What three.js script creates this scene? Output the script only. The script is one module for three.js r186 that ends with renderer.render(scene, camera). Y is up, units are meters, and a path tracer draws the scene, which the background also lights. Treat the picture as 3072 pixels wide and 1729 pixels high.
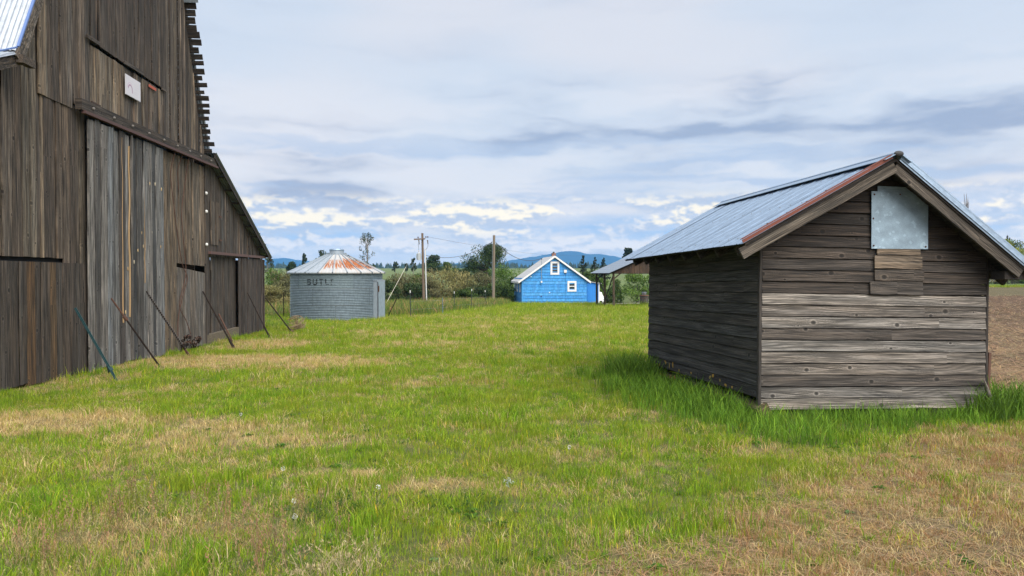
import * as THREE from 'three';
import { mergeGeometries } from 'three/addons/utils/BufferGeometryUtils.js';
import { createNoise2D } from 'simplex-noise';

// ---------------------------------------------------------------- camera, sky, sun, exposure
const scene = new THREE.Scene();
const EYE = 1.6;
const camera = new THREE.PerspectiveCamera(43.0, 16 / 9, 0.1, 40000);
camera.position.set(0, EYE, 0);
camera.rotation.x = -0.01937;
const renderer = new THREE.WebGLRenderer({ antialias: true });
renderer.toneMapping = THREE.LinearToneMapping;
renderer.toneMappingExposure = 3.9;
renderer.shadowMap.enabled = true;
renderer.shadowMap.type = THREE.PCFSoftShadowMap;

const sun = new THREE.DirectionalLight(new THREE.Color(1, 0.95, 0.87), 1.5);
sun.name = 'sun';
sun.position.set(34, 80, 46);
sun.target.position.set(0, 0, -18);
sun.castShadow = true;
sun.shadow.radius = 125;
sun.shadow.mapSize.set(2048, 2048);
Object.assign(sun.shadow.camera, { left: -70, right: 70, top: 70, bottom: -70, near: 1, far: 260 });
scene.add(sun, sun.target);

// ---------------------------------------------------------------- seeded random numbers and noise
function rng(seed) {
  let a = seed >>> 0;
  return () => { a = (a + 0x6d2b79f5) | 0; let t = Math.imul(a ^ (a >>> 15), 1 | a); t = (t + Math.imul(t ^ (t >>> 7), 61 | t)) ^ t; return ((t ^ (t >>> 14)) >>> 0) / 4294967296; };
}
const N1 = createNoise2D(rng(11)), N2 = createNoise2D(rng(22)), N3 = createNoise2D(rng(33)), N4 = createNoise2D(rng(44));
const fbm = (n, x, y, o = 4, g = 0.5) => { let s = 0, a = 1, t = 0; for (let i = 0; i < o; i++) { s += a * n(x, y); t += a; a *= g; x = x * 2.03 + 17.1; y = y * 2.03 - 9.7; } return s / t; };
const clamp = (x, a = 0, b = 1) => Math.min(b, Math.max(a, x));
const sstep = (a, b, x) => { const t = clamp((x - a) / (b - a)); return t * t * (3 - 2 * t); };
const lerp = (a, b, t) => a + (b - a) * t;
const mix3 = (a, b, t) => [lerp(a[0], b[0], t), lerp(a[1], b[1], t), lerp(a[2], b[2], t)];
const srgb = (r, g, b) => [r, g, b].map((v) => { v /= 255; return v <= 0.04045 ? v / 12.92 : ((v + 0.055) / 1.055) ** 2.4; });

// ---------------------------------------------------------------- the sky: broken stratus over a low band of cumulus
{
  const W = 4096, H = 2048, data = new Float32Array(W * H * 4);
  const S = 1 / 3.9;
  const blueLow = srgb(150, 193, 238), blueHigh = srgb(98, 152, 222);
  const veil = srgb(206, 219, 236), veilWarm = srgb(217, 223, 235), grey = srgb(166, 184, 211), greyDeep = srgb(142, 166, 201);
  const cream = srgb(255, 250, 236), cumGrey = srgb(178, 200, 229), horizonPale = srgb(176, 206, 240);
  for (let row = 0; row < H; row++) {
    const up = ((row + 0.5) / H - 0.5) * Math.PI, el = up * 180 / Math.PI, sy = Math.sin(up);
    for (let col = 0; col < W; col++) {
      const o = (row * W + col) * 4; data[o + 3] = 1;
      if (el < -0.3) { data[o] = 0.34 * S; data[o + 1] = 0.38 * S; data[o + 2] = 0.36 * S; continue; }
      const az = ((col + 0.5) / W - 0.5) * 2 * Math.PI, dx = Math.cos(az) * Math.cos(up), dz = Math.sin(az) * Math.cos(up);
      const k = 1 / (Math.max(sy, 0) + 0.075), px = dx * k, pz = dz * k;
      const ax = (az + Math.PI / 2) * 57.3, axw = ax > 180 ? ax - 360 : ax;
      // clear air
      let c = mix3(horizonPale, mix3(blueLow, blueHigh, sstep(2, 45, el)), sstep(0, 4, el));
      // thin high layer, almost closed above eight degrees
      const broad = fbm(N1, ax * 0.035 + 3.1, el * 0.2, 5), fine = fbm(N2, px * 1.3 + broad, pz * 1.3 + 4, 5);
      const cover = clamp(sstep(-0.9, 0.35, broad * 0.7 + fine * 0.3 + lerp(-0.15, 0.95, sstep(2.5, 9.5, el))));
      c = mix3(c, mix3(veil, veilWarm, sstep(-0.4, 0.5, fbm(N3, ax * 0.02, el * 0.08 + 8, 3))), cover * 0.97);
      // darker rolls seen from below, drawn out along the horizon
      const wx = ax + 2 * fbm(N1, ax * 0.07, el * 0.3 + 5, 3), wy = el + 0.9 * fbm(N2, ax * 0.09 + 7, el * 0.35, 5);
      let roll = fbm(N3, wx * 0.042 + 1.9, wy * 0.3 + 0.6, 5, 0.45) - 0.16;
      roll += 0.62 * Math.exp(-(((wy - 10.6 + 0.05 * (axw - 12)) / 1.35) ** 2)) * sstep(-9, 4, axw) + 0.5 * Math.exp(-(((wy - 6.1) / 1.0) ** 2)) * sstep(-34, -24, axw) * (1 - sstep(-12, -7, axw)) + 0.25 * Math.exp(-(((wy - 9.2) / 0.8) ** 2)) * (1 - sstep(-14, -8, axw));
      roll += 0.13 * fbm(N4, ax * 0.22, el * 0.8, 5, 0.6);
      const band = sstep(3.2, 5.5, el) * (1 - 0.8 * sstep(12.5, 16.5, el));
      const dark = sstep(-0.12, 0.75, roll) * band;
      c = mix3(c, mix3(grey, greyDeep, sstep(0.25, 0.7, roll)), dark * 0.74);
      c = mix3(c, srgb(226, 232, 243), sstep(0.0, 0.5, -roll + 0.1 * fine) * band * 0.4);
      const layer = fbm(N1, ax * 0.018 + 6, wy * 0.42 + 2, 5, 0.5);
      c = mix3(c, srgb(172, 197, 229), sstep(0.0, 0.55, layer) * sstep(1.5, 3.5, el) * (1 - sstep(8.5, 12, el)) * 0.7);
      // heaps of cumulus low down: cream tops, blue-grey undersides
      const env = sstep(0.3, 1.6, el) * (1 - sstep(5.0, 6.6, el));
      if (env > 0) {
        const heap = (x, y) => 0.6 * fbm(N4, x * 0.085, y * 0.5, 3) + 0.5 * (0.5 - Math.abs(fbm(N2, x * 0.3 + 5, y * 0.9, 5, 0.56)) * 1.5) + 0.28 * Math.exp(-(((y - 4.15) / 0.75) ** 2) - (((axw + 12) / 6.5) ** 2));
        const h0 = heap(ax, el), h1 = heap(ax + 0.2, el + 0.55);
        const body = sstep(-0.12, 0.22, h0) * env;
        const bright = sstep(-0.08, 0.22, h0 - h1 + 0.07);
        const hot = sstep(0.1, 0.36, h0) * sstep(2.4, 3.8, el);
        c = mix3(c, mix3(cumGrey, mix3(srgb(216, 225, 240), cream, hot), bright), body * 0.86);
      }
      const haze = 1 - sstep(0.2, 2.6, el);
      c = mix3(c, srgb(186, 211, 240), haze * 0.55);
      // the haze in front of the low sky is built as air (fog below), so the clouds behind it are paler here
      const path = Math.min(6800, 215 / Math.max(0.01, sy)), through = Math.exp(-0.00013 * path);
      for (let q = 0; q < 3; q++) c[q] = Math.max(0.25 * c[q], (c[q] - [0.1, 0.36, 0.72][q] * (1 - through)) / through);
      const g = S * lerp(1.03, 1.3, sstep(20, 85, el));
      data[o] = c[0] * g; data[o + 1] = c[1] * g; data[o + 2] = c[2] * g;
    }
  }
  const t = new THREE.DataTexture(data, W, H, THREE.RGBAFormat, THREE.FloatType);
  t.mapping = THREE.EquirectangularReflectionMapping; t.magFilter = THREE.LinearFilter; t.needsUpdate = true;
  scene.background = t; scene.environment = t;
}
scene.fog = new THREE.FogExp2(new THREE.Color(0.14, 0.5, 1.0), 0.00013);

// ---------------------------------------------------------------- building helpers
const used = new Map();
function numbered(name) { const n = used.get(name) ?? 0; used.set(name, n + 1); return n ? name + '_' + String(n).padStart(3, '0') : name; }
function shade(o) { o.traverse((c) => { if (c.isMesh) { c.castShadow = true; c.receiveShadow = true; } }); return o; }
function info(o, label, category, group, kind) { o.userData.label = label; o.userData.category = category; if (group) o.userData.group = group; if (kind) o.userData.kind = kind; return o; }
function thing(name, label, category, [x, y, z] = [0, 0, 0], turn = 0, group) {
  const o = new THREE.Group(); o.name = numbered(name); o.position.set(x, y, z); o.rotation.y = turn; scene.add(o);
  return info(o, label, category, group);
}
function part(name, geometry, material, parent) { const m = new THREE.Mesh(geometry, material); m.name = name; m.castShadow = m.receiveShadow = true; parent.add(m); return m; }
function struct(name, label, category, geometry, material) { const m = part(numbered(name), geometry, material, scene); return info(m, label, category, null, 'structure'); }
const mat = (c, roughness = 0.9, extra = {}) => new THREE.MeshStandardMaterial({ color: new THREE.Color().setRGB(...c), roughness, ...extra });

// geometry from a list of [position, uv, colour] triangles
class Soup {
  constructor() { this.p = []; this.c = []; this.t = []; }
  tri(a, b, c, col = [1, 1, 1], ua = [0, 0], ub = [0, 0], uc = [0, 0]) { this.p.push(...a, ...b, ...c); this.c.push(...col, ...col, ...col); this.t.push(...ua, ...ub, ...uc); }
  quad(a, b, c, d, col, ua = [0, 0], ub = [0, 0], uc = [0, 0], ud = [0, 0]) { this.tri(a, b, c, col, ua, ub, uc); this.tri(a, c, d, col, ua, uc, ud); }
  build() {
    const g = new THREE.BufferGeometry();
    g.setAttribute('position', new THREE.Float32BufferAttribute(this.p, 3));
    g.setAttribute('color', new THREE.Float32BufferAttribute(this.c, 3));
    g.setAttribute('uv', new THREE.Float32BufferAttribute(this.t, 2));
    g.computeVertexNormals();
    return g;
  }
}
function tinted(g, col) { const n = g.attributes.position.count, a = new Float32Array(n * 3); for (let i = 0; i < n; i++) a.set(col, i * 3); g.setAttribute('color', new THREE.BufferAttribute(a, 3)); return g; }
function box(w, h, d, x = 0, y = 0, z = 0) { return new THREE.BoxGeometry(w, h, d).translate(x, y, z); }
function rod(a, b, r, r2 = r, n = 8) {
  const A = new THREE.Vector3(...a), B = new THREE.Vector3(...b), L = A.distanceTo(B);
  const g = new THREE.CylinderGeometry(r2, r, L, n).translate(0, L / 2, 0);
  g.applyQuaternion(new THREE.Quaternion().setFromUnitVectors(new THREE.Vector3(0, 1, 0), B.clone().sub(A).normalize()));
  return g.translate(...a);
}
function tube(points, r, seg = 40, n = 6) { return new THREE.TubeGeometry(new THREE.CatmullRomCurve3(points.map((p) => new THREE.Vector3(...p))), seg, r, n); }
function beam(a, b, w, h) { // a squared timber from a to b, w across and h deep
  const A = new THREE.Vector3(...a), B = new THREE.Vector3(...b), L = A.distanceTo(B), d = B.clone().sub(A).normalize();
  const side = new THREE.Vector3(0, 1, 0).cross(d); if (side.length() < 0.01) side.set(1, 0, 0); side.normalize();
  const up = d.clone().cross(side), g = new THREE.BoxGeometry(w, h, L);
  g.applyMatrix4(new THREE.Matrix4().makeBasis(side, up, d)); const m = A.clone().add(B).multiplyScalar(0.5);
  return g.translate(m.x, m.y, m.z);
}

// ---------------------------------------------------------------- wood, metal and soil as computed textures
const WOODW = 1.2, WOODL = 4.8;
function woodTexture(seed, { knots = 26, flat = 0.4, coarse = 1, warm = 0.5 } = {}) {
  const w = 512, h = 1024, r = rng(seed), n = createNoise2D(rng(seed + 5)), data = new Uint8Array(w * h * 4), rough = new Uint8Array(w * h * 4);
  const K = []; for (let i = 0; i < knots; i++) K.push([r() * WOODW, r() * WOODL, 0.01 + r() * 0.02]);
  for (let y = 0; y < h; y++) {
    const b = y / h * WOODL, near = K.filter((q) => Math.abs(q[1] - b) < q[2] * 12);
    for (let x = 0; x < w; x++) {
      const a = x / w * WOODW;
      let e = a + 0.012 * n(a * 1.5, b * 0.5) + 0.003 * n(a * 7, b * 2.1), core = 0, rim = 0;
      for (const [ka, kb, kr] of near) {
        const dx = a - ka, dy = b - kb, d = Math.hypot(dx, dy * 0.3), dd = Math.hypot(dx, dy * 0.75);
        e -= Math.sign(dx) * kr * 1.4 * Math.exp(-((d / (kr * 2.1)) ** 2)) * Math.exp(-Math.abs(dx) / (kr * 3));
        if (dd < kr) core = Math.max(core, 1 - (dd / kr) ** 3); else if (dd < kr * 1.7) rim = Math.max(rim, 1 - (dd - kr) / (kr * 0.7));
      }
      const ring = Math.sin((e + 0.05 * n(e * 3 + 9, b * 0.55)) * 6.283 * 46) * flat;
      const g = 0.4 * n(e * 62 * coarse, b * 0.7) + 0.38 * n(e * 150 * coarse, b * 1.6) + 0.26 * n(e * 330, b * 4) + 0.2 * n(e * 9, b * 0.35) + 0.17 * ring;
      const crack = sstep(0.70, 0.82, n(e * 48 + 40, b * 0.62)) * sstep(-0.2, 0.4, n(a * 5, b * 1.2 + 7));
      const stain = sstep(0.0, 0.75, n(a * 14 + 3, b * 0.8) + 0.35 * n(a * 40, b * 1.6));
      let v = clamp(0.6 + 0.5 * g) * (1 - 0.62 * crack) * (1 - 0.26 * stain);
      v = lerp(v, 0.2, core * 0.8); v = lerp(v, Math.min(1, v * 1.3), rim * 0.85);
      const hue = warm * (0.5 + 0.5 * n(a * 11, b * 0.5 + 20));
      const i = (y * w + x) * 4, l = v * 255;
      data[i] = clamp(l * (1 + 0.05 * hue), 0, 255); data[i + 1] = l * (1 - 0.03 * hue); data[i + 2] = l * (1 - 0.12 * hue); data[i + 3] = 255;
      rough[i] = rough[i + 1] = rough[i + 2] = clamp(v * (1 - core * 0.5)) * 255; rough[i + 3] = 255;
    }
  }
  const make = (d, cs) => { const t = new THREE.DataTexture(d, w, h); t.wrapS = t.wrapT = THREE.RepeatWrapping; t.magFilter = THREE.LinearFilter; if (cs) t.colorSpace = THREE.SRGBColorSpace; t.needsUpdate = true; return t; };
  return { map: make(data, true), bump: make(rough, false) };
}
const woodMat = (t, bump = 0.004) => new THREE.MeshStandardMaterial({ map: t.map, bumpMap: t.bump, bumpScale: bump, roughness: 0.88, vertexColors: true });
const M = {};
M.barn = woodMat(woodTexture(101, { knots: 22, flat: 0.25, coarse: 0.75, warm: 0.8 }), 0.006);
M.door = woodMat(woodTexture(202, { knots: 34, flat: 0.35, coarse: 0.9, warm: 0.3 }), 0.006);
M.shed = woodMat(woodTexture(303, { knots: 26, flat: 0.75, coarse: 1.0, warm: 0.35 }), 0.005);

function speckTexture(seed, fn, size = 512, colour = true) { // fn(u, v, noise) -> [r, g, b] sRGB 0..1
  const n = createNoise2D(rng(seed)), data = new Uint8Array(size * size * 4);
  for (let y = 0; y < size; y++) for (let x = 0; x < size; x++) { const c = fn(x / size, y / size, n), i = (y * size + x) * 4; data[i] = clamp(c[0]) * 255; data[i + 1] = clamp(c[1]) * 255; data[i + 2] = clamp(c[2]) * 255; data[i + 3] = 255; }
  const t = new THREE.DataTexture(data, size, size); t.wrapS = t.wrapT = THREE.MirroredRepeatWrapping; t.magFilter = THREE.LinearFilter; if (colour) t.colorSpace = THREE.SRGBColorSpace; t.needsUpdate = true; return t;
}
const galvTex = speckTexture(404, (u, v, n) => { const s = 0.86 + 0.07 * fbm(n, u * 6, v * 6, 4) + 0.05 * n(u * 60, v * 60) + 0.05 * n(u * 22, v * 2); return [s * 0.985, s, s * 1.01]; });
const galvRough = speckTexture(405, (u, v, n) => { const s = 0.5 + 0.16 * fbm(n, u * 9, v * 9, 4); return [s, s, s]; }, 256, false);
M.galv = new THREE.MeshStandardMaterial({ color: new THREE.Color().setRGB(0.43, 0.54, 0.68), map: galvTex, metalness: 0.6, roughness: 1, roughnessMap: galvRough });  // sky reflection is put into the colour as a blue tint
M.galvDull = new THREE.MeshStandardMaterial({ color: new THREE.Color().setRGB(0.4, 0.45, 0.5), map: galvTex, metalness: 0.35, roughness: 0.62 });
M.whiteMetal = new THREE.MeshStandardMaterial({ color: new THREE.Color().setRGB(0.5, 0.53, 0.58), map: galvTex, metalness: 0.3, roughness: 0.5 });
M.dark = mat([0.012, 0.011, 0.01], 0.95);
M.iron = mat([0.034, 0.025, 0.02], 0.8, { metalness: 0.3, map: speckTexture(406, (u, v, n) => { const s = 0.75 + 0.25 * fbm(n, u * 20, v * 20, 4); return [s, s * 0.85, s * 0.75]; }, 128) });
M.rust = mat([0.095, 0.046, 0.03], 0.85);
M.concrete = mat([0.34, 0.32, 0.28], 0.95, { map: speckTexture(407, (u, v, n) => { const s = 0.8 + 0.14 * fbm(n, u * 10, v * 10, 5); return [s, s * 0.98, s * 0.94]; }, 256) });

// a weathered board: length along y, width along x, thickness along z, its foot at y = 0; the top may slope
function board(w, h0, t, r, { h1 = h0, col = [0.1, 0.08, 0.06], seg = 3, wob = 0.004, taper = 0, cup = 0.004 } = {}) {
  const s = new Soup(), uo = r() * (WOODW - Math.min(w, 0.5)), vo = r() * Math.max(0.05, WOODL - Math.max(h0, h1)), rows = [];
  for (let i = 0; i <= seg; i++) {
    const f = i / seg, jl = (r() - 0.5) * 2 * wob, jr = (r() - 0.5) * 2 * wob, jz = (r() - 0.5) * cup * 2;
    rows.push({ l: -w / 2 + jl + taper * f * w, r: w / 2 + jr, yl: h0 * f, yr: h1 * f, z: jz });
  }
  const uv = (x, y) => [uo + (x + w / 2) / WOODW, vo + y / WOODL];
  for (let i = 0; i < seg; i++) {
    const a = rows[i], b = rows[i + 1], z0 = t / 2;
    s.quad([a.l, a.yl, z0 + a.z], [a.r, a.yr, z0 + a.z], [b.r, b.yr, z0 + b.z], [b.l, b.yl, z0 + b.z], col, uv(a.l, a.yl), uv(a.r, a.yr), uv(b.r, b.yr), uv(b.l, b.yl));
    s.quad([a.r, a.yr, -z0], [a.l, a.yl, -z0], [b.l, b.yl, -z0], [b.r, b.yr, -z0], col, uv(a.r, a.yr), uv(a.l, a.yl), uv(b.l, b.yl), uv(b.r, b.yr));
    s.quad([a.l, a.yl, -z0], [a.l, a.yl, z0 + a.z], [b.l, b.yl, z0 + b.z], [b.l, b.yl, -z0], col, uv(a.l, a.yl), uv(a.l + t, a.yl), uv(b.l + t, b.yl), uv(b.l, b.yl));
    s.quad([a.r, a.yr, z0 + a.z], [a.r, a.yr, -z0], [b.r, b.yr, -z0], [b.r, b.yr, z0 + b.z], col, uv(a.r, a.yr), uv(a.r - t, a.yr), uv(b.r - t, b.yr), uv(b.r, b.yr));
  }
  const a = rows[0], b = rows[seg], z0 = t / 2;
  s.quad([a.l, a.yl, -z0], [a.r, a.yr, -z0], [a.r, a.yr, z0 + a.z], [a.l, a.yl, z0 + a.z], col, uv(a.l, 0), uv(a.r, 0), uv(a.r, t), uv(a.l, t));
  s.quad([b.l, b.yl, z0 + b.z], [b.r, b.yr, z0 + b.z], [b.r, b.yr, -z0], [b.l, b.yl, -z0], col, uv(b.l, b.yl), uv(b.r, b.yr), uv(b.r, b.yr - t), uv(b.l, b.yl - t));
  return s.build();
}
const vary = (c, r, a) => { const k = 1 + (r() - 0.5) * 2 * a, w = (r() - 0.5) * 0.12; return [c[0] * k * (1 + w), c[1] * k, c[2] * k * (1 - w)]; };
// a lying board (siding, rake, sill): the standing one turned on its side, length along x from 0
function lying(len, w, t, r, opt) { return board(w, len, t, r, opt).rotateZ(-Math.PI / 2); }
// a rigid ribbed sheet: runs down +x to `run`, `wide` along z, ribs along x; profile(zz) gives height
function ribbed(run, wide, profile, step = 0.02, uvs = 1.2) {
  const s = new Soup(), n = Math.max(2, Math.round(wide / step));
  for (let i = 0; i < n; i++) {
    const z0 = wide * i / n, z1 = wide * (i + 1) / n, y0 = profile(z0), y1 = profile(z1);
    s.quad([0, y0, z0], [0, y1, z1], [run, y1, z1], [run, y0, z0], [1, 1, 1], [z0 / uvs, 0], [z1 / uvs, 0], [z1 / uvs, run / uvs], [z0 / uvs, run / uvs]);
  }
  return s.build();
}

// ---------------------------------------------------------------- the lie of the land (x right, d metres ahead)
function ground(x, d) {
  const flat = sstep(7, 34, x - 0.03 * d), bend = Math.max(d, -6);
  let y = -0.02 * Math.min(bend, 80) * (1 - flat) + 0.2 * flat * sstep(20, 80, d);
  if (d > 80) { const far = d < 115 ? lerp(-1.6 * (1 - flat) + 0.2 * flat, 0, sstep(80, 118, d)) : lerp(0, 6, sstep(110, 620, d)); y = d < 118 ? far : Math.max(far, 0); }
  y -= 1.1 * Math.exp(-(((d - 92) / 9) ** 2)) * (1 - flat);
  y += 0.03 * N1(x * 0.16, d * 0.16) * sstep(3, 10, d) + 0.012 * N2(x * 0.7, d * 0.7);
  y -= 0.07 * Math.exp(-(((x - 6.4) / 1.8) ** 2) - (((d - 9.6) / 2.5) ** 2));
  return y;
}
// ---------------------------------------------------------------- ground sheet
const PATCH = [[-5.6, 15.6, 3.0, 1.5, 1], [-7.0, 20.6, 1.4, 1.8, 0.75], [-4.2, 8.3, 1.8, 0.6, 0.62], [-5.8, 8.8, 1.4, 0.7, 0.6], [-4.2, 6.7, 2.0, 0.5, 0.42], [-2.5, 7.5, 1.3, 0.35, 0.5], [-1.6, 6.3, 0.5, 0.2, 0.5], [-2.7, 4.8, 1.3, 0.4, 0.35],
  [-1.0, 20, 3.5, 1.6, 0.35], [-3.2, 25, 3, 2, 0.4], [0.5, 31, 5, 4, 0.35], [-1, 40, 6, 4, 0.3], [-7.6, 12.3, 0.8, 1.2, 0.5], [-0.5, 5.9, 0.3, 0.15, 0.7], [6.9, 13, 1.2, 1.3, 1], [-2.2, 12.5, 1.4, 0.5, 0.3]];
const dryEdge = (x, d) => sstep(-0.4, 0.9, (3.75 + (x + 0.1) * 1.02 - d) + 0.55 * fbm(N3, x * 1.1, d * 1.1, 3)) * sstep(-0.7, 0.5, x + 0.3 * N2(d, x)) * (1 - sstep(8.2, 9.4, d));
function dry(x, d) {
  let v = 0.14 + 0.42 * sstep(-0.05, 0.6, fbm(N1, x * 0.33 + 4, d * 0.42, 4)) + 0.5 * sstep(0.05, 0.55, fbm(N4, x * 1.3, d * 1.6, 4, 0.6));
  for (const [px, pd, rx, rd, k] of PATCH) { const q = ((x - px) / rx) ** 2 + ((d - pd) / rd) ** 2; if (q < 3) v += k * (1 - sstep(0.3, 1.7, q + 0.95 * fbm(N2, x * 1.9, d * 2.4, 4, 0.6))); }
  v = Math.max(v, 0.93 * dryEdge(x, d));
  return clamp(v);
}
const plough = (x, d) => x > 0.62 * d + 0.35 && d > 10.6 && x > 7.1 && d < 76;
const bare = (x, d) => sstep(0.1, 0.55, dryEdge(x, d) * (fbm(N1, x * 1.6 + 30, d * 1.6, 3) + 0.65 * sstep(5.6, 4.0, d) * sstep(1.6, 2.8, x)));
{
  const zs = [], xs = [];
  for (let z = -24; z < 0; z += 2) zs.push(z);
  for (let z = 0; z < 26; z += 0.3) zs.push(z);
  for (let z = 26; z < 100; z += 1) zs.push(z);
  for (let z = 100; z < 700; z += 12) zs.push(z);
  for (let z = 700; z < 6600; z *= 1.3) zs.push(z);
  const half = []; for (let x = 0; x < 16; x += 0.35) half.push(x); for (let x = 16; x < 80; x += 1.6) half.push(x); for (let x = 80; x < 5600; x *= 1.22) half.push(x);
  for (let i = half.length - 1; i > 0; i--) xs.push(-half[i]); xs.push(...half);
  const P = [], C = [], U = [], I = [];
  const turf = [0.095, 0.145, 0.018], straw = [0.36, 0.27, 0.12], soil = [0.17, 0.105, 0.062], meadow = [0.16, 0.24, 0.06], meadow2 = [0.2, 0.26, 0.085], rough = [0.11, 0.12, 0.05];
  for (const d of zs) for (const x of xs) {
    P.push(x, ground(x, d), -d); U.push(x / 1.6, d / 1.6);
    let c;
    if (d < 78) { c = mix3(turf, straw, dry(x, d) * 0.85); c = mix3(c, soil, bare(x, d) * 0.8); if (x > 0.6 * d && x > 7 && d < 80) c = mix3(c, soil, 0.6); }
    else if (d < 104) c = mix3(rough, meadow, sstep(84, 104, d));
    else { c = mix3(meadow, meadow2, sstep(-0.3, 0.5, fbm(N3, x * 0.012, d * 0.022, 4))); c = mix3(c, [0.1, 0.13, 0.04], 0.6 * sstep(0.35, 0.6, fbm(N2, x * 0.006 + 2, d * 0.02, 3))); }
    C.push(...c);
  }
  const n = xs.length;
  for (let j = 0; j < zs.length - 1; j++) for (let i = 0; i < n - 1; i++) { const a = j * n + i; I.push(a, a + 1, a + n, a + 1, a + n + 1, a + n); }
  const g = new THREE.BufferGeometry();
  g.setAttribute('position', new THREE.Float32BufferAttribute(P, 3)); g.setAttribute('color', new THREE.Float32BufferAttribute(C, 3)); g.setAttribute('uv', new THREE.Float32BufferAttribute(U, 2)); g.setIndex(I); g.computeVertexNormals();
  const soilTex = speckTexture(501, (u, v, k) => { const s = 0.78 + 0.2 * fbm(k, u * 14, v * 14, 5) + 0.14 * k(u * 90, v * 90); return [s, s * 0.985, s * 0.95]; });
  M.ground = new THREE.MeshStandardMaterial({ vertexColors: true, map: soilTex, bumpMap: soilTex, bumpScale: 0.02, roughness: 1 });
  struct('ground', 'grassy ground sloping gently away from the farmyard to far fields', 'ground', g, M.ground);
}
// ploughed field to the right of the shed, clods and all
{
  const P = [], C = [], U = [], I = [], nd = 240, nx = 70; let d = 10.4; const ds = [];
  for (let j = 0; j < nd; j++) { ds.push(d); d += 0.12 + 0.0022 * (d - 10); }
  for (const dd of ds) for (let i = 0; i < nx; i++) {
    const lo = Math.max(7.0, 0.62 * dd), x = lo + (0.5 * dd + 3) * (i / (nx - 1)) ** 1.25, edge = sstep(0, 0.08, i / (nx - 1)) * sstep(10.4, 11.2, dd);
    const clod = 0.075 * Math.abs(fbm(N1, x * 3.1, dd * 3.1, 3)) + 0.05 * Math.abs(N3(x * 7, dd * 7)) + 0.03 * Math.sin((x * 0.93 - dd * 0.36) * 8);
    P.push(x, ground(x, dd) + 0.03 + clod * edge, -dd); U.push(x / 1.1, dd / 1.1);
    C.push(...mix3([0.13, 0.07, 0.04], [0.235, 0.15, 0.085], clamp(0.4 + 0.9 * fbm(N4, x * 2.2, dd * 2.2, 4))));
  }
  for (let j = 0; j < nd - 1; j++) for (let i = 0; i < nx - 1; i++) { const a = j * nx + i; I.push(a, a + 1, a + nx, a + 1, a + nx + 1, a + nx); }
  const g = new THREE.BufferGeometry();
  g.setAttribute('position', new THREE.Float32BufferAttribute(P, 3)); g.setAttribute('color', new THREE.Float32BufferAttribute(C, 3)); g.setAttribute('uv', new THREE.Float32BufferAttribute(U, 2)); g.setIndex(I); g.computeVertexNormals();
  struct('ploughed_field', 'brown tilled field strewn with straw right of the shed', 'field', g, M.ground);
}
// pale drive beyond the carport
{
  const s = new Soup(), L = (d) => [lerp(8.4, 9.6, sstep(70, 96, d)), lerp(12.6, 15.8, sstep(70, 80, d)) - 5.2 * sstep(82, 97, d)];
  for (let d = 70; d < 97; d += 1.5) for (let k = 0; k < 6; k++) {
    const at = (dd, f) => { const [a, b] = L(dd), x = lerp(a, b, f); return [x, ground(x, dd) + 0.05, -dd]; };
    const u = (p) => [p[0] / 3, p[2] / 3], a = at(d, k / 6), b = at(d, (k + 1) / 6), c = at(d + 1.5, (k + 1) / 6), e = at(d + 1.5, k / 6);
    s.quad(a, b, c, e, [1, 1, 1], u(a), u(b), u(c), u(e));
  }
  struct('driveway', 'pale gravel drive beside the blue house', 'driveway', s.build(), mat([0.47, 0.45, 0.43], 0.95, { map: M.concrete.map }));
}
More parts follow.
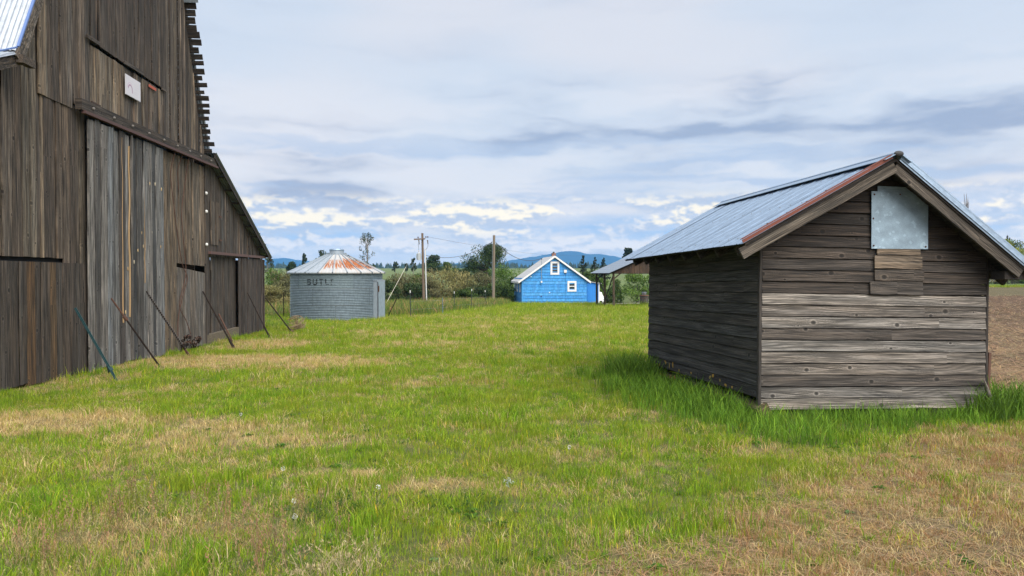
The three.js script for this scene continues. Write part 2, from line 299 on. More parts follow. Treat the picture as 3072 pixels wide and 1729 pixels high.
// ---------------------------------------------------------------- far hills
{
  const prof = (pts, x) => { for (let i = 0; i < pts.length - 1; i++) if (x <= pts[i + 1][0]) { const t = clamp((x - pts[i][0]) / (pts[i + 1][0] - pts[i][0])); return lerp(pts[i][1], pts[i + 1][1], t * t * (3 - 2 * t)); } return pts[pts.length - 1][1]; };
  // heights in metres against metres across, 14 km off
  function hills(name, label, D, pts, tone, seed, depth) {  // some of the distance haze is put into tone as extra blue
    const P = [], C = [], I = [], x0 = pts[0][0], x1 = pts[pts.length - 1][0], nx = 220, nz = 14;
    for (let j = 0; j <= nz; j++) for (let i = 0; i <= nx; i++) {
      const x = lerp(x0, x1, i / nx), f = j / nz, crest = f < 0.5 ? Math.sin(f * Math.PI) : Math.cos((f - 0.5) * Math.PI);
      const spur = 1 + 0.22 * (1 - crest) * fbm(N2, x * 0.0025 + seed, f * 2, 4);
      const y = (prof(pts, x) + 6 * fbm(N1, x * 0.009 + seed, 0, 4)) * Math.max(0, crest) * spur - 14 * (1 - crest);
      P.push(x, y, -(D + (f - 0.5) * depth));
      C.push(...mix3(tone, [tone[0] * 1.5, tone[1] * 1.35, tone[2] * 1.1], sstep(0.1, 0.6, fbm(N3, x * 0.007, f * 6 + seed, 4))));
    }
    for (let j = 0; j < nz; j++) for (let i = 0; i < nx; i++) { const a = j * (nx + 1) + i; I.push(a, a + 1, a + nx + 1, a + 1, a + nx + 2, a + nx + 1); }
    const g = new THREE.BufferGeometry(); g.setAttribute('position', new THREE.Float32BufferAttribute(P, 3)); g.setAttribute('color', new THREE.Float32BufferAttribute(C, 3)); g.setIndex(I); g.computeVertexNormals();
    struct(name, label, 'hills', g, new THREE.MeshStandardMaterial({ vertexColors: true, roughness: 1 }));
  }
  const K = 6300 / 2194, pt = (px, up) => [(px - 1536) * K, up * K];
  hills('mountain_ridge', 'blue mountain ridge on the horizon behind the blue house', 6300,
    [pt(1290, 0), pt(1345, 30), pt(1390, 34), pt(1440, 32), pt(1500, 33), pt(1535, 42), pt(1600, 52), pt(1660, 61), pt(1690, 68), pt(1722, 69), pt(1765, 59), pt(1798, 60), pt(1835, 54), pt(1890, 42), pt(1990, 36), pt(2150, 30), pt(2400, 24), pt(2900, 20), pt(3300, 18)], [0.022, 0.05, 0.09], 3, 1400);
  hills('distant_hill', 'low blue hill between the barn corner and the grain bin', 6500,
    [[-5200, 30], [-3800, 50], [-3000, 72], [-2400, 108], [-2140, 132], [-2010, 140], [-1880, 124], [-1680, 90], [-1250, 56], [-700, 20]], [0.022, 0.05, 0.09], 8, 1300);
}
// ---------------------------------------------------------------- the old barn
// its front wall runs along +x of the group (away from the camera); at(d) turns metres ahead of the camera into that x
const barn = thing('barn', 'tall weathered brown plank barn with sliding door and low side wing', 'barn', [-8.227, 0, -16.3], Math.PI / 2 + 0.0898);
{
  const r = rng(7), at = (d) => (d - 16.3) * 1.004, lev = (h) => h + EYE;
  const brown = [0.29, 0.237, 0.19], darkBrown = [0.18, 0.147, 0.121], tan = [0.42, 0.345, 0.26], grey = [0.53, 0.52, 0.503], greyDark = [0.24, 0.23, 0.22], orange = [0.36, 0.21, 0.08];
  const put = (parent, m, name, d0, d1, yb, yt, z, col, o = {}) => { // one standing plank from d0 to d1
    const w = (d1 - d0) * 1.004 - (o.gap ?? 0.011), f0 = typeof yt === 'function' ? yt(d0) : yt, f1 = typeof yt === 'function' ? yt(d1) : yt, b = typeof yb === 'function' ? yb((d0 + d1) / 2) : yb;
    if (Math.min(f0, f1) - b < 0.04) return null;
    if (d1 - d0 < 0.1) { const lift = 1.25 + r() * 0.4; col = [col[0] * lift, col[1] * lift, col[2] * lift]; z += 0.012; }
    const q = part(name, board(w, f0 - b, 0.026, r, { h1: f1 - b, col, seg: o.seg ?? 4, wob: o.wob ?? 0.006, cup: 0.006 }), m, parent);
    q.position.set(at((d0 + d1) / 2), lev(b), z + (r() - 0.5) * 0.036); q.rotation.z = (r() - 0.5) * (o.tilt ?? 0.005); return q;
  };
  const run = (d0, d1, fn, wide = [0.12, 0.27]) => { let d = d0; while (d < d1 - 0.05) { let e = d + (r() < 0.3 ? 0.055 + r() * 0.04 : lerp(wide[0], wide[1], r())); if (d1 - e < wide[0] * 0.7) e = d1; fn(d, Math.min(e, d1)); d = e; } };
  const tone = (d) => { const k = r(); return vary(k < 0.3 ? darkBrown : k > 0.76 ? mix3(brown, tan, 1.1) : brown, r, 0.36); };
  const grd = (d) => ground(-(6.76 + 0.09 * d), d) - EYE;
  const foot = (d) => grd(d) + 0.02 + r() * 0.05;
  const half = (h) => h < 7.9 ? 4.2 - (h - 3.05) / 2.4 : Math.max(0, 2.18 - (h - 7.9) / 0.7);
  const gable = (d) => { if (d < 13.4) return Math.max(3.1, 3.36 + (d - 11.02) * 1.975 - 0.1); const a = Math.abs(d - 16.3); return d < 16.3 ? 8.0 + (d - 13.4) * 0.53 : a > 2.18 ? 3.05 + (4.2 - a) * 2.4 : 7.9 + (2.18 - a) * 0.7; };
  const wing = (d) => d > 16.3 ? 3.34 - (d - 20.75) * 0.43 : 3.34 - (11.1 - d) * 0.417;
  // near wing and the wall left of the door
  run(5.4, 13.7, (a, b) => {
    const m = (a + b) / 2, top = (d) => d < 11.1 ? wing(d) - 0.06 : d < 12.1 ? gable(d) - 0.02 : 3.06;
    if (m < 13.0 && m > 8.4) { put(barn, M.barn, 'plank', a, b, 0.27 + r() * 0.01, top, 0.0, tone(m), { gap: r() < 0.12 ? 0.03 : 0.007 }); }
    else if (m >= 13.0) put(barn, M.barn, 'plank', a, b, 0.14, top, 0.004, tone(m));
    else put(barn, M.barn, 'plank', a, b, foot, top, 0, tone(m));
  });
  const stall = new THREE.Group(); stall.name = 'lower_panel'; barn.add(stall);
  run(8.4, 13.6, (a, b) => put(stall, M.barn, 'plank', a, b, foot, 0.2 - 0.004 * (a - 11), 0.06, vary(r() < 0.2 ? [0.24, 0.15, 0.075] : r() < 0.4 ? darkBrown : [0.165, 0.14, 0.118], r, 0.2), { wob: 0.004 }), [0.16, 0.26]);
  part('lintel', beam([at(8.5), lev(0.24), -0.11], [at(13.1), lev(0.24), -0.11], 0.1, 0.16), M.dark, barn);
  // the big sliding door, greyed, hung proud of the wall
  const door = new THREE.Group(); door.name = 'sliding_door'; barn.add(door); door.userData.label = 'grey weathered sliding door with pale knots and torn orange streaks';
  const greys = [grey, greyDark, grey, [0.52, 0.52, 0.515], greyDark, vary(grey, r, 0.1), [0.2, 0.17, 0.15], grey, greyDark, [0.2, 0.2, 0.2], greyDark, grey, vary(grey, r, 0.2), [0.19, 0.185, 0.18], grey];
  let k = 0;
  run(13.53, 17.22, (a, b) => { const q = put(door, M.door, 'plank', a, b, foot, 2.87 + 0.012 * (a - 13.5) + (r() - 0.5) * 0.04, 0.13, vary(greys[k++ % greys.length], r, 0.12), { wob: 0.012, tilt: 0.012 }); if (q) q.rotation.x = 0.012 * (r() - 0.2); }, [0.21, 0.3]);
  for (const [d, h0, h1] of [[14.93, -1.0, 2.78], [15.27, -0.9, 2.66], [16.02, -0.2, 2.1], [14.25, 1.3, 2.4]]) { // torn strips of raw wood
    const pts = []; for (let i = 0; i <= 9; i++) pts.push([at(d) + (r() - 0.5) * 0.055, lev(lerp(h0, h1, i / 9)), 0.146]);
    const g = tube(pts, 0.019, 30, 5); g.scale(1, 1, 1); part('torn_strip', tinted(g, vary([0.34, 0.22, 0.11], r, 0.2)), new THREE.MeshStandardMaterial({ vertexColors: true, roughness: 0.9 }), door);
  }
  const knotG = new THREE.SphereGeometry(0.032, 10, 6).scale(0.7, 1.35, 0.3), knotM = [mat([0.52, 0.38, 0.2]), mat([0.4, 0.28, 0.15]), mat([0.5, 0.43, 0.31])];
  for (let i = 0; i < 17; i++) part('knot', knotG, knotM[i % 3], door).position.set(at(13.7 + r() * 3.4), lev(-0.9 + r() * 3.4), 0.146);
  // brown boards right of the door, a gap, and the low hatch below
  run(17.2, 18.22, (a, b) => put(barn, M.barn, 'plank', a, b, foot, 2.95, 0.02, vary(tan, r, 0.16), { wob: 0.007 }), [0.16, 0.26]);
  run(18.22, 20.36, (a, b) => put(barn, M.barn, 'plank', a, b, 0.27 - 0.03 * (a - 18.2), 2.97, 0.012, vary(mix3(brown, tan, 0.6), r, 0.16)), [0.16, 0.26]);
  run(18.22, 20.36, (a, b) => put(stall, M.barn, 'plank', a, b, foot, (d) => 0.17 - 0.07 * (d - 18.2), 0.05, vary(mix3(brown, grey, 0.4), r, 0.12)), [0.16, 0.24]);
  put(barn, M.barn, 'corner_post', 20.38, 20.62, foot, 3.05, 0.03, vary(darkBrown, r, 0.1));
  for (const h of [1.74, 0.82, 2.25]) part('insulator', new THREE.SphereGeometry(0.04, 10, 8).scale(1, 1.2, 1).translate(at(20.44), lev(h), 0.07), mat([0.75, 0.75, 0.72], 0.35), barn);
  // gable wall above the track
  const hay = new THREE.Group(); hay.name = 'hay_door'; barn.add(hay);
  run(12.1, 20.5, (a, b) => {
    const m = (a + b) / 2, inHay = m > 13.82 && m < 17.55;
    if (inHay) {
      put(barn, M.barn, 'plank', a, b, 3.08, 4.33, 0.02, m < 15.35 ? vary(tan, r, 0.12) : tone(m));
      put(hay, M.barn, 'plank', a + (Math.abs(a - 15.5) < 0.12 ? 0.02 : 0), b, 4.39 + r() * 0.012, (d) => gable(d) - 0.05, 0.045, vary(darkBrown, r, 0.2), { wob: 0.004 });
    } else put(barn, M.barn, 'plank', a, b, m < 13.3 ? 2.98 : 3.08, (d) => gable(d) - 0.05, 0.03, m > 19.3 && m < 19.6 ? vary(tan, r, 0.1) : tone(m));
  });
  for (const [d, h, l, c] of [[13.92, 4.43, 0.5, [0.17, 0.14, 0.12]], [15.75, 4.4, 0.95, [0.2, 0.17, 0.15]], [17.4, 4.36, 0.25, [0.2, 0.17, 0.15]], [14.0, 3.22, 0.35, [0.13, 0.08, 0.06]]]) { const q = part('hinge_board', lying(l, 0.07, 0.03, r, { col: c }), M.barn, barn); q.position.set(at(d) - l / 2, lev(h), 0.085); q.rotation.z = (r() - 0.5) * 0.06; }
  part('red_tag', box(0.4, 0.06, 0.012, at(16.74), lev(4.24), 0.075), mat([0.42, 0.09, 0.05], 0.7), barn).rotation.z = 0.0;
  // track beam with its rusty rail
  const tb = part('track_beam', lying(7.75, 0.2, 0.12, r, { col: [0.14, 0.115, 0.095], seg: 6 }), M.barn, barn); tb.position.set(at(13.2), lev(3.06), 0.15); tb.rotation.z = 0.012;
  const tr = part('track_rail', new THREE.BoxGeometry(7.75, 0.055, 0.08).translate(3.87, 0, 0), mat([0.10, 0.055, 0.05], 0.75, { metalness: 0.2 }), barn); tr.position.set(at(13.28), lev(2.935), 0.2); tr.rotation.z = 0.014;
  for (let i = 0; i < 9; i++) part('track_bolt', new THREE.SphereGeometry(0.03, 8, 6).translate(at(13.6 + i * 0.85), lev(3.06 + i * 0.011), 0.225), mat([0.16, 0.145, 0.13], 0.7), barn);
  // far wing
  const pale = [0.34, 0.34, 0.34];
  run(20.66, 26.95, (a, b) => {
    const m = (a + b) / 2;
    put(barn, M.barn, 'plank', a, b, 0.5, (d) => wing(d) - 0.02, -0.03, vary(m > 21.8 && m < 24.2 && r() < 0.3 ? [0.24, 0.22, 0.2] : darkBrown, r, 0.3), { gap: 0.012 });
    if (m < 23.7) put(barn, M.barn, 'plank', a, b, -1.73, 0.56, -0.075, vary(r() < 0.25 ? [0.2, 0.185, 0.17] : darkBrown, r, 0.28), { gap: 0.012 });
  }, [0.13, 0.24]);
  const small = new THREE.Group(); small.name = 'wing_door'; barn.add(small);
  run(23.6, 26.95, (a, b) => put(small, M.barn, 'plank', a, b, foot, 0.52, 0.045, vary([0.16, 0.13, 0.115], r, 0.2), { gap: 0.01 }), [0.13, 0.22]);
  const hatch = new THREE.Group(); hatch.name = 'hatch'; barn.add(hatch);
  run(20.95, 21.72, (a, b) => put(hatch, M.barn, 'plank', a, b, 0.84, 2.1, 0.0, vary(brown, r, 0.1)), [0.18, 0.28]);
  for (const h of [1.7, 1.0]) part('hinge', box(0.22, 0.05, 0.02, at(21.85), lev(h), 0.03), M.rust, hatch);
  part('wing_rail', new THREE.BoxGeometry(6.3, 0.08, 0.1).translate(at(20.66) + 3.15, lev(0.6), 0.07), mat([0.11, 0.06, 0.052], 0.75), barn);
  part('plinth', box(3.2, 0.5, 0.2, at(22.05), lev(-1.97), -0.04), mat([0.22, 0.185, 0.135], 0.95, { map: M.concrete.map }), barn);
  // hidden sides, so that the barn is closed and dark inside
  const depth = 15;
  for (const [n, d0, d1, h] of [['side_wall', 5.35, 5.35, 0.55], ['side_wall', 27.0, 27.0, 0.5]]) part(n, box(0.06, h + 2.4, depth - 0.4, at(d0) + (d0 > 16 ? -0.03 : 0.03), lev(h) - (h + 2.4) / 2, -depth / 2 - 0.1), mat(darkBrown), barn);
  {
    const s = new THREE.Shape([[5.4, -2.3], [5.4, wing(5.4)], [11.1, 3.2], [13.4, 7.9], [16.3, 9.4], [18.48, 7.9], [20.7, 3.2], [26.9, wing(26.9)], [26.9, -2.3]].map(([d, h]) => new THREE.Vector2(at(d), lev(h) - 0.1)));
    part('rear_wall', new THREE.ExtrudeGeometry(s, { depth: 0.06, bevelEnabled: false }).translate(0, 0, -depth), mat(darkBrown), barn);
  }
  for (const d of [12.0, 20.55]) part('inner_post_wall', box(0.08, 5.2, depth - 0.4, at(d), lev(0.6), -depth / 2 - 0.1), mat(darkBrown), barn);
  // roofs. slope(): sheets side by side from the front back, lying from (d0, h0) to (d1, h1)
  const wave = (z) => 0.009 * Math.sin(z * 2 * Math.PI / 0.0762);
  const wide = 0.75, over = 0.34;
  function slope(name, d0, h0, d1, h1, m, front, count) {
    const x0 = at(d0), x1 = at(d1), y0 = lev(h0), y1 = lev(h1), L = Math.hypot(x1 - x0, y1 - y0), ang = Math.atan2(y1 - y0, x1 - x0), g = ribbed(L, wide + 0.03, wave, 0.0127);
    const roof = new THREE.Group(); roof.name = name; barn.add(roof);
    for (let i = 0; i < count; i++) { const q = part('roof_sheet', g, m, roof); q.position.set(x0, y0, front - (i + 1) * wide); q.rotation.z = ang; q.position.y += (i % 2) * 0.004; }
    return roof;
  }
  slope('steep_roof', 13.42, 8.1, 11.02, 3.36, M.whiteMetal, over, 20);
  slope('steep_roof', 18.45, 7.98, 20.98, 3.3, M.galvDull, 0.02, 20);
  slope('upper_roof', 16.3, 9.62, 13.38, 8.08, M.whiteMetal, over, 20);
  slope('upper_roof', 16.3, 9.52, 18.5, 7.95, M.galvDull, over, 20);
  slope('wing_roof', 11.15, 3.38, 4.0, 0.4, M.whiteMetal, over, 20);
  slope('wing_roof', 20.72, 3.42, 27.3, 0.6, M.galvDull, 0.24, 20);
  part('upper_sheet', new THREE.BoxGeometry(0.75, 0.012, 0.42), M.galvDull, barn).position.set(at(18.72), lev(7.3), 0.2);
  barn.children[barn.children.length - 1].rotation.z = -1.176;
  // purlins under the wing roofs, lath ends sticking out past the gable on the far steep slope
  const wingRoof = new THREE.Group(); wingRoof.name = 'wing_purlins'; barn.add(wingRoof);
  for (let i = 0; i < 9; i++) { const d = 21.0 + i * 0.74; part('purlin', box(0.09, 0.06, 1.3, at(d), lev(3.36 - (d - 20.75) * 0.43 - 0.06), -0.42), mat([0.06, 0.05, 0.045]), wingRoof).rotation.z = 0; }
  const lath = new THREE.Group(); lath.name = 'roof_laths'; barn.add(lath);
  for (let i = 0; i < 28; i++) {
    const h = 3.42 + i * 0.166 + (r() - 0.5) * 0.04, d = 16.3 + half(h) + 0.075, len = 1.2, w = i > 14 ? 0.155 + r() * 0.02 : 0.085 + r() * 0.065, tip = 0.2 + r() * 0.14;
    const q = part('lath', lying(len, w, 0.028, r, { col: vary([0.10, 0.082, 0.07], r, 0.25), wob: 0.005 }), M.barn, lath);
    const e = new THREE.Matrix4().makeBasis(new THREE.Vector3(0, 0, -1), new THREE.Vector3(-0.385, 0.923, 0), new THREE.Vector3(0.923, 0.385, 0));
    q.quaternion.setFromRotationMatrix(e); q.position.set(at(d), lev(h), tip); if (r() < 0.4) q.rotateZ((r() - 0.5) * 0.03);
  }
  // rake boards
  const rakeL = part('rake_board', beam([at(10.98), lev(3.2), over + 0.02], [at(13.46), lev(8.1), over + 0.02], 0.035, 0.19), M.barn, barn); tinted(rakeL.geometry, [0.36, 0.31, 0.26]);
  part('edge_trim', beam([at(10.97), lev(3.4), over + 0.02], [at(13.4), lev(8.14), over + 0.02], 0.04, 0.022), mat([0.1, 0.17, 0.38], 0.6), barn);
  part('edge_trim', beam([at(11.0), lev(3.4), over], [at(4.1), lev(0.48), over], 0.04, 0.02), mat([0.1, 0.17, 0.38], 0.6), barn);
  for (const [a, b] of [[[11.15, 3.27], [4.0, 0.29]], [[20.72, 3.32], [27.3, 0.5]]]) { const q = part('rake_board', beam([at(a[0]), lev(a[1]), a[0] < 16 ? over - 0.02 : 0.22], [at(b[0]), lev(b[1]), a[0] < 16 ? over - 0.02 : 0.22], 0.03, a[0] < 16 ? 0.17 : 0.13), M.barn, barn); tinted(q.geometry, a[0] < 16 ? [0.2, 0.165, 0.135] : [0.085, 0.07, 0.06]); }
  const stub = part('eave_block', box(0.34, 0.12, 0.1, at(11.12), lev(3.22), over + 0.05), M.barn, barn); tinted(stub.geometry, [0.26, 0.21, 0.17]);
  for (const d of [25.6, 26.4]) part('lightning_clip', rod([at(d), lev(3.42 - (d - 20.72) * 0.43), 0.22], [at(d) + 0.09, lev(3.52 - (d - 20.72) * 0.43), 0.22], 0.018), M.iron, barn);
}
// the little board sign under the hay door
{
  const c = document.createElement('canvas'); c.width = 256; c.height = 160; const g = c.getContext('2d');
  g.fillStyle = '#cfcbd0'; g.fillRect(0, 0, 256, 160);
  g.strokeStyle = '#a98aa0'; g.lineWidth = 13; g.beginPath(); g.arc(74, 104, 34, Math.PI, 0); g.lineTo(112, 128); g.stroke();
  g.strokeStyle = '#c9b3c4'; g.lineWidth = 6; g.beginPath(); g.arc(74, 104, 52, Math.PI * 1.05, Math.PI * 1.7); g.stroke();
  g.fillStyle = '#c4c0c8'; for (const [x, y, w] of [[142, 44, 62], [142, 60, 84], [142, 78, 48], [142, 104, 78], [142, 118, 60]]) for (let i = 0; i < w; i += 9) g.fillRect(x + i, y, 5 + (i * 7) % 3, 6);
  const t = new THREE.CanvasTexture(c); t.colorSpace = THREE.SRGBColorSpace; t.magFilter = THREE.LinearFilter;
  const s = thing('wall_sign', 'small white sign with faint mauve arch emblem on the barn gable', 'sign', [0, 0, 0], Math.PI / 2 + 0.0898);
  const d = 15.64; s.position.set(-(6.76 + 0.09 * d) + 0.1, 3.95 + EYE, -d);
  part('panel', new THREE.BoxGeometry(0.74, 0.42, 0.012), mat([0.7, 0.69, 0.71], 0.5), s);
  part('print', new THREE.PlaneGeometry(0.73, 0.41).translate(0, 0, 0.0095), new THREE.MeshStandardMaterial({ map: t, roughness: 0.5 }), s);
}
// ---------------------------------------------------------------- iron poles leaning on the barn, cables and chain
{
  const wallX = (d) => -(6.76 + 0.09 * d);
  const foot = (x, d) => [x, ground(x, d) - 0.03, -d];
  const G = 'iron poles leaning on the barn';
  function pole(name, label, top, base, r0, m, extra) {
    const A = foot(...base), B = [wallX(top[0]) + (top[2] ?? 0.16), top[1] + EYE, -top[0]];
    const o = thing(name, label, 'pole', A, 0, G), L = [B[0] - A[0], B[1] - A[1], B[2] - A[2]], p = (f) => L.map((v) => v * f);
    extra(o, p, L, m); return o;
  }
  const teal = mat([0.014, 0.05, 0.056], 0.6);
  pole('steel_post', 'teal steel fence post leaning nearest, against the lower barn panel', [12.98, -0.61], [-6.88, 12.71], 0.02, teal, (o, p, L, m) => {
    part('shaft', beam([0, 0, 0], L, 0.028, 0.012), m, o); part('flange', beam([0.012, 0.004, 0], L.map((v, i) => v + [0.012, 0.004, 0][i]), 0.01, 0.036), m, o);
    for (let i = 3; i < 17; i++) part('stud', new THREE.BoxGeometry(0.03, 0.012, 0.03).translate(...p(i / 18)), m, o);
    const b = part('anchor_plate', new THREE.CylinderGeometry(0.012, 0.06, 0.16, 4).scale(1, 1, 0.25), m, o); b.position.set(...p(0.2)); b.quaternion.setFromUnitVectors(new THREE.Vector3(0, 1, 0), new THREE.Vector3(...L).normalize());
  });
  const notched = (label, top, base, n) => pole('iron_pole', label, top, base, 0.02, M.iron, (o, p, L, m) => {
    part('shaft', rod([0, 0, 0], L, 0.018, 0.014), m, o);
    for (let i = 1; i < n; i++) part('notch', new THREE.TorusGeometry(0.026, 0.009, 5, 8).rotateX(Math.PI / 2).applyQuaternion(new THREE.Quaternion().setFromUnitVectors(new THREE.Vector3(0, 1, 0), new THREE.Vector3(...L).normalize())).translate(...p(0.2 + 0.8 * i / n)), mat([0.1, 0.09, 0.085], 0.7), o);
    part('shoe', rod([0, 0, 0], p(0.14), 0.035, 0.024), M.rust, o);
  });
  pole('iron_pole', 'plain rusty iron pole leaning on the grey sliding door, second from left', [14.09, -0.47, 0.3], [-7.07, 14.68], 0.02, M.iron, (o, p, L, m) => { part('shaft', rod([0, 0, 0], p(0.72), 0.019, 0.017), m, o); part('rusty_end', rod(p(0.72), L, 0.019, 0.016), M.rust, o); part('collar', rod(p(0.69), p(0.75), 0.034), M.rust, o); });
  notched('notched iron pole leaning on the right edge of the sliding door', [15.75, -0.38, 0.3], [-7.5, 17.03], 26);
  pole('iron_pole', 'dark iron pole with a doubled lower end in front of the concrete plinth', [20.0, -0.48, 0.1], [-7.49, 19.71], 0.02, M.iron, (o, p, L, m) => { part('shaft', rod([0, 0, 0], L, 0.026, 0.02), m, o); part('side_bar', rod(p(0.14).map((v, i) => v + [0.06, 0, 0][i]), p(0.6).map((v, i) => v + [0.09, 0.02, 0.0][i]), 0.02), M.rust, o); part('shoe', rod([0, 0, 0], p(0.18), 0.045, 0.03), M.iron, o); });
  pole('iron_pole', 'thin dark pole leaning on the small wing door', [24.37, -0.64, 0.14], [-7.72, 23.38], 0.02, M.iron, (o, p, L, m) => { part('shaft', rod([0, 0, 0], L, 0.024, 0.016), m, o); part('shoe', rod([0, 0, 0], p(0.3), 0.034, 0.026), m, o); });
  pole('iron_pole', 'pole with an arrow-shaped foot leaning on the far barn corner', [26.84, -0.88, 0.12], [-7.72, 25.79], 0.02, M.iron, (o, p, L, m) => { part('shaft', rod([0, 0, 0], L, 0.026, 0.02), m, o); const b = part('arrow_foot', new THREE.ConeGeometry(0.11, 0.26, 4).scale(1, 1, 0.3), M.rust, o); b.position.set(...p(0.11)); b.quaternion.setFromUnitVectors(new THREE.Vector3(0, 1, 0), new THREE.Vector3(...L).normalize()); });
  const onWall = (d, h, out = 0.2) => [wallX(d) + out, h + EYE, -d];
  const cable = (label, pts) => { const o = part(numbered('rusty_cable'), tube(pts, 0.011, 70, 5), M.rust, scene); info(o, label, 'cable', 'cables hanging from the barn track'); };
  cable('rusty cable hanging in a wide loop from the barn track beam', [onWall(17.8, 3.0), onWall(17.75, 2.5, 0.1), onWall(17.95, 1.6, 0.1), onWall(18.2, 0.9, 0.09), onWall(18.5, 0.2, 0.1), onWall(18.75, -0.1, 0.12), onWall(18.5, -0.5, 0.11), onWall(18.1, -1.1, 0.12), onWall(17.95, -1.6, 0.16)]);
  cable('rusty cable hanging straight from the barn track beam down to the chain', [onWall(18.75, 3.05), onWall(18.7, 2.3, 0.1), onWall(18.45, 1.5, 0.1), onWall(18.6, 0.7, 0.1), onWall(18.65, 0.0, 0.12), onWall(18.2, -0.8, 0.12), onWall(18.6, -1.2, 0.14), onWall(18.75, -1.55, 0.2)]);
  cable('short rusty wire hanging from the barn track beam between two cables', [onWall(18.3, 3.02), onWall(18.28, 2.6, 0.08), onWall(18.33, 2.1, 0.07)]);
  const r = rng(66), ch = thing('chain', 'tangled rusty chain heaped at the foot of the barn wall', 'chain', [wallX(18.5) + 0.3, ground(wallX(18.5) + 0.3, 18.5), -18.5]);
  for (let i = 0; i < 34; i++) { const g = new THREE.TorusGeometry(0.05, 0.014, 5, 9).scale(1, 0.65, 1); const q = part('link', g, i % 3 ? M.iron : M.rust, ch); const f = i / 34, a = f * 9; q.position.set(0.16 * Math.sin(a * 1.3) - 0.05, 0.05 + 0.42 * Math.abs(Math.sin(a * 0.8)) * (1 - f * 0.5), 0.5 - f * 1.1); q.rotation.set(r() * 6, r() * 6, r() * 6); }
}
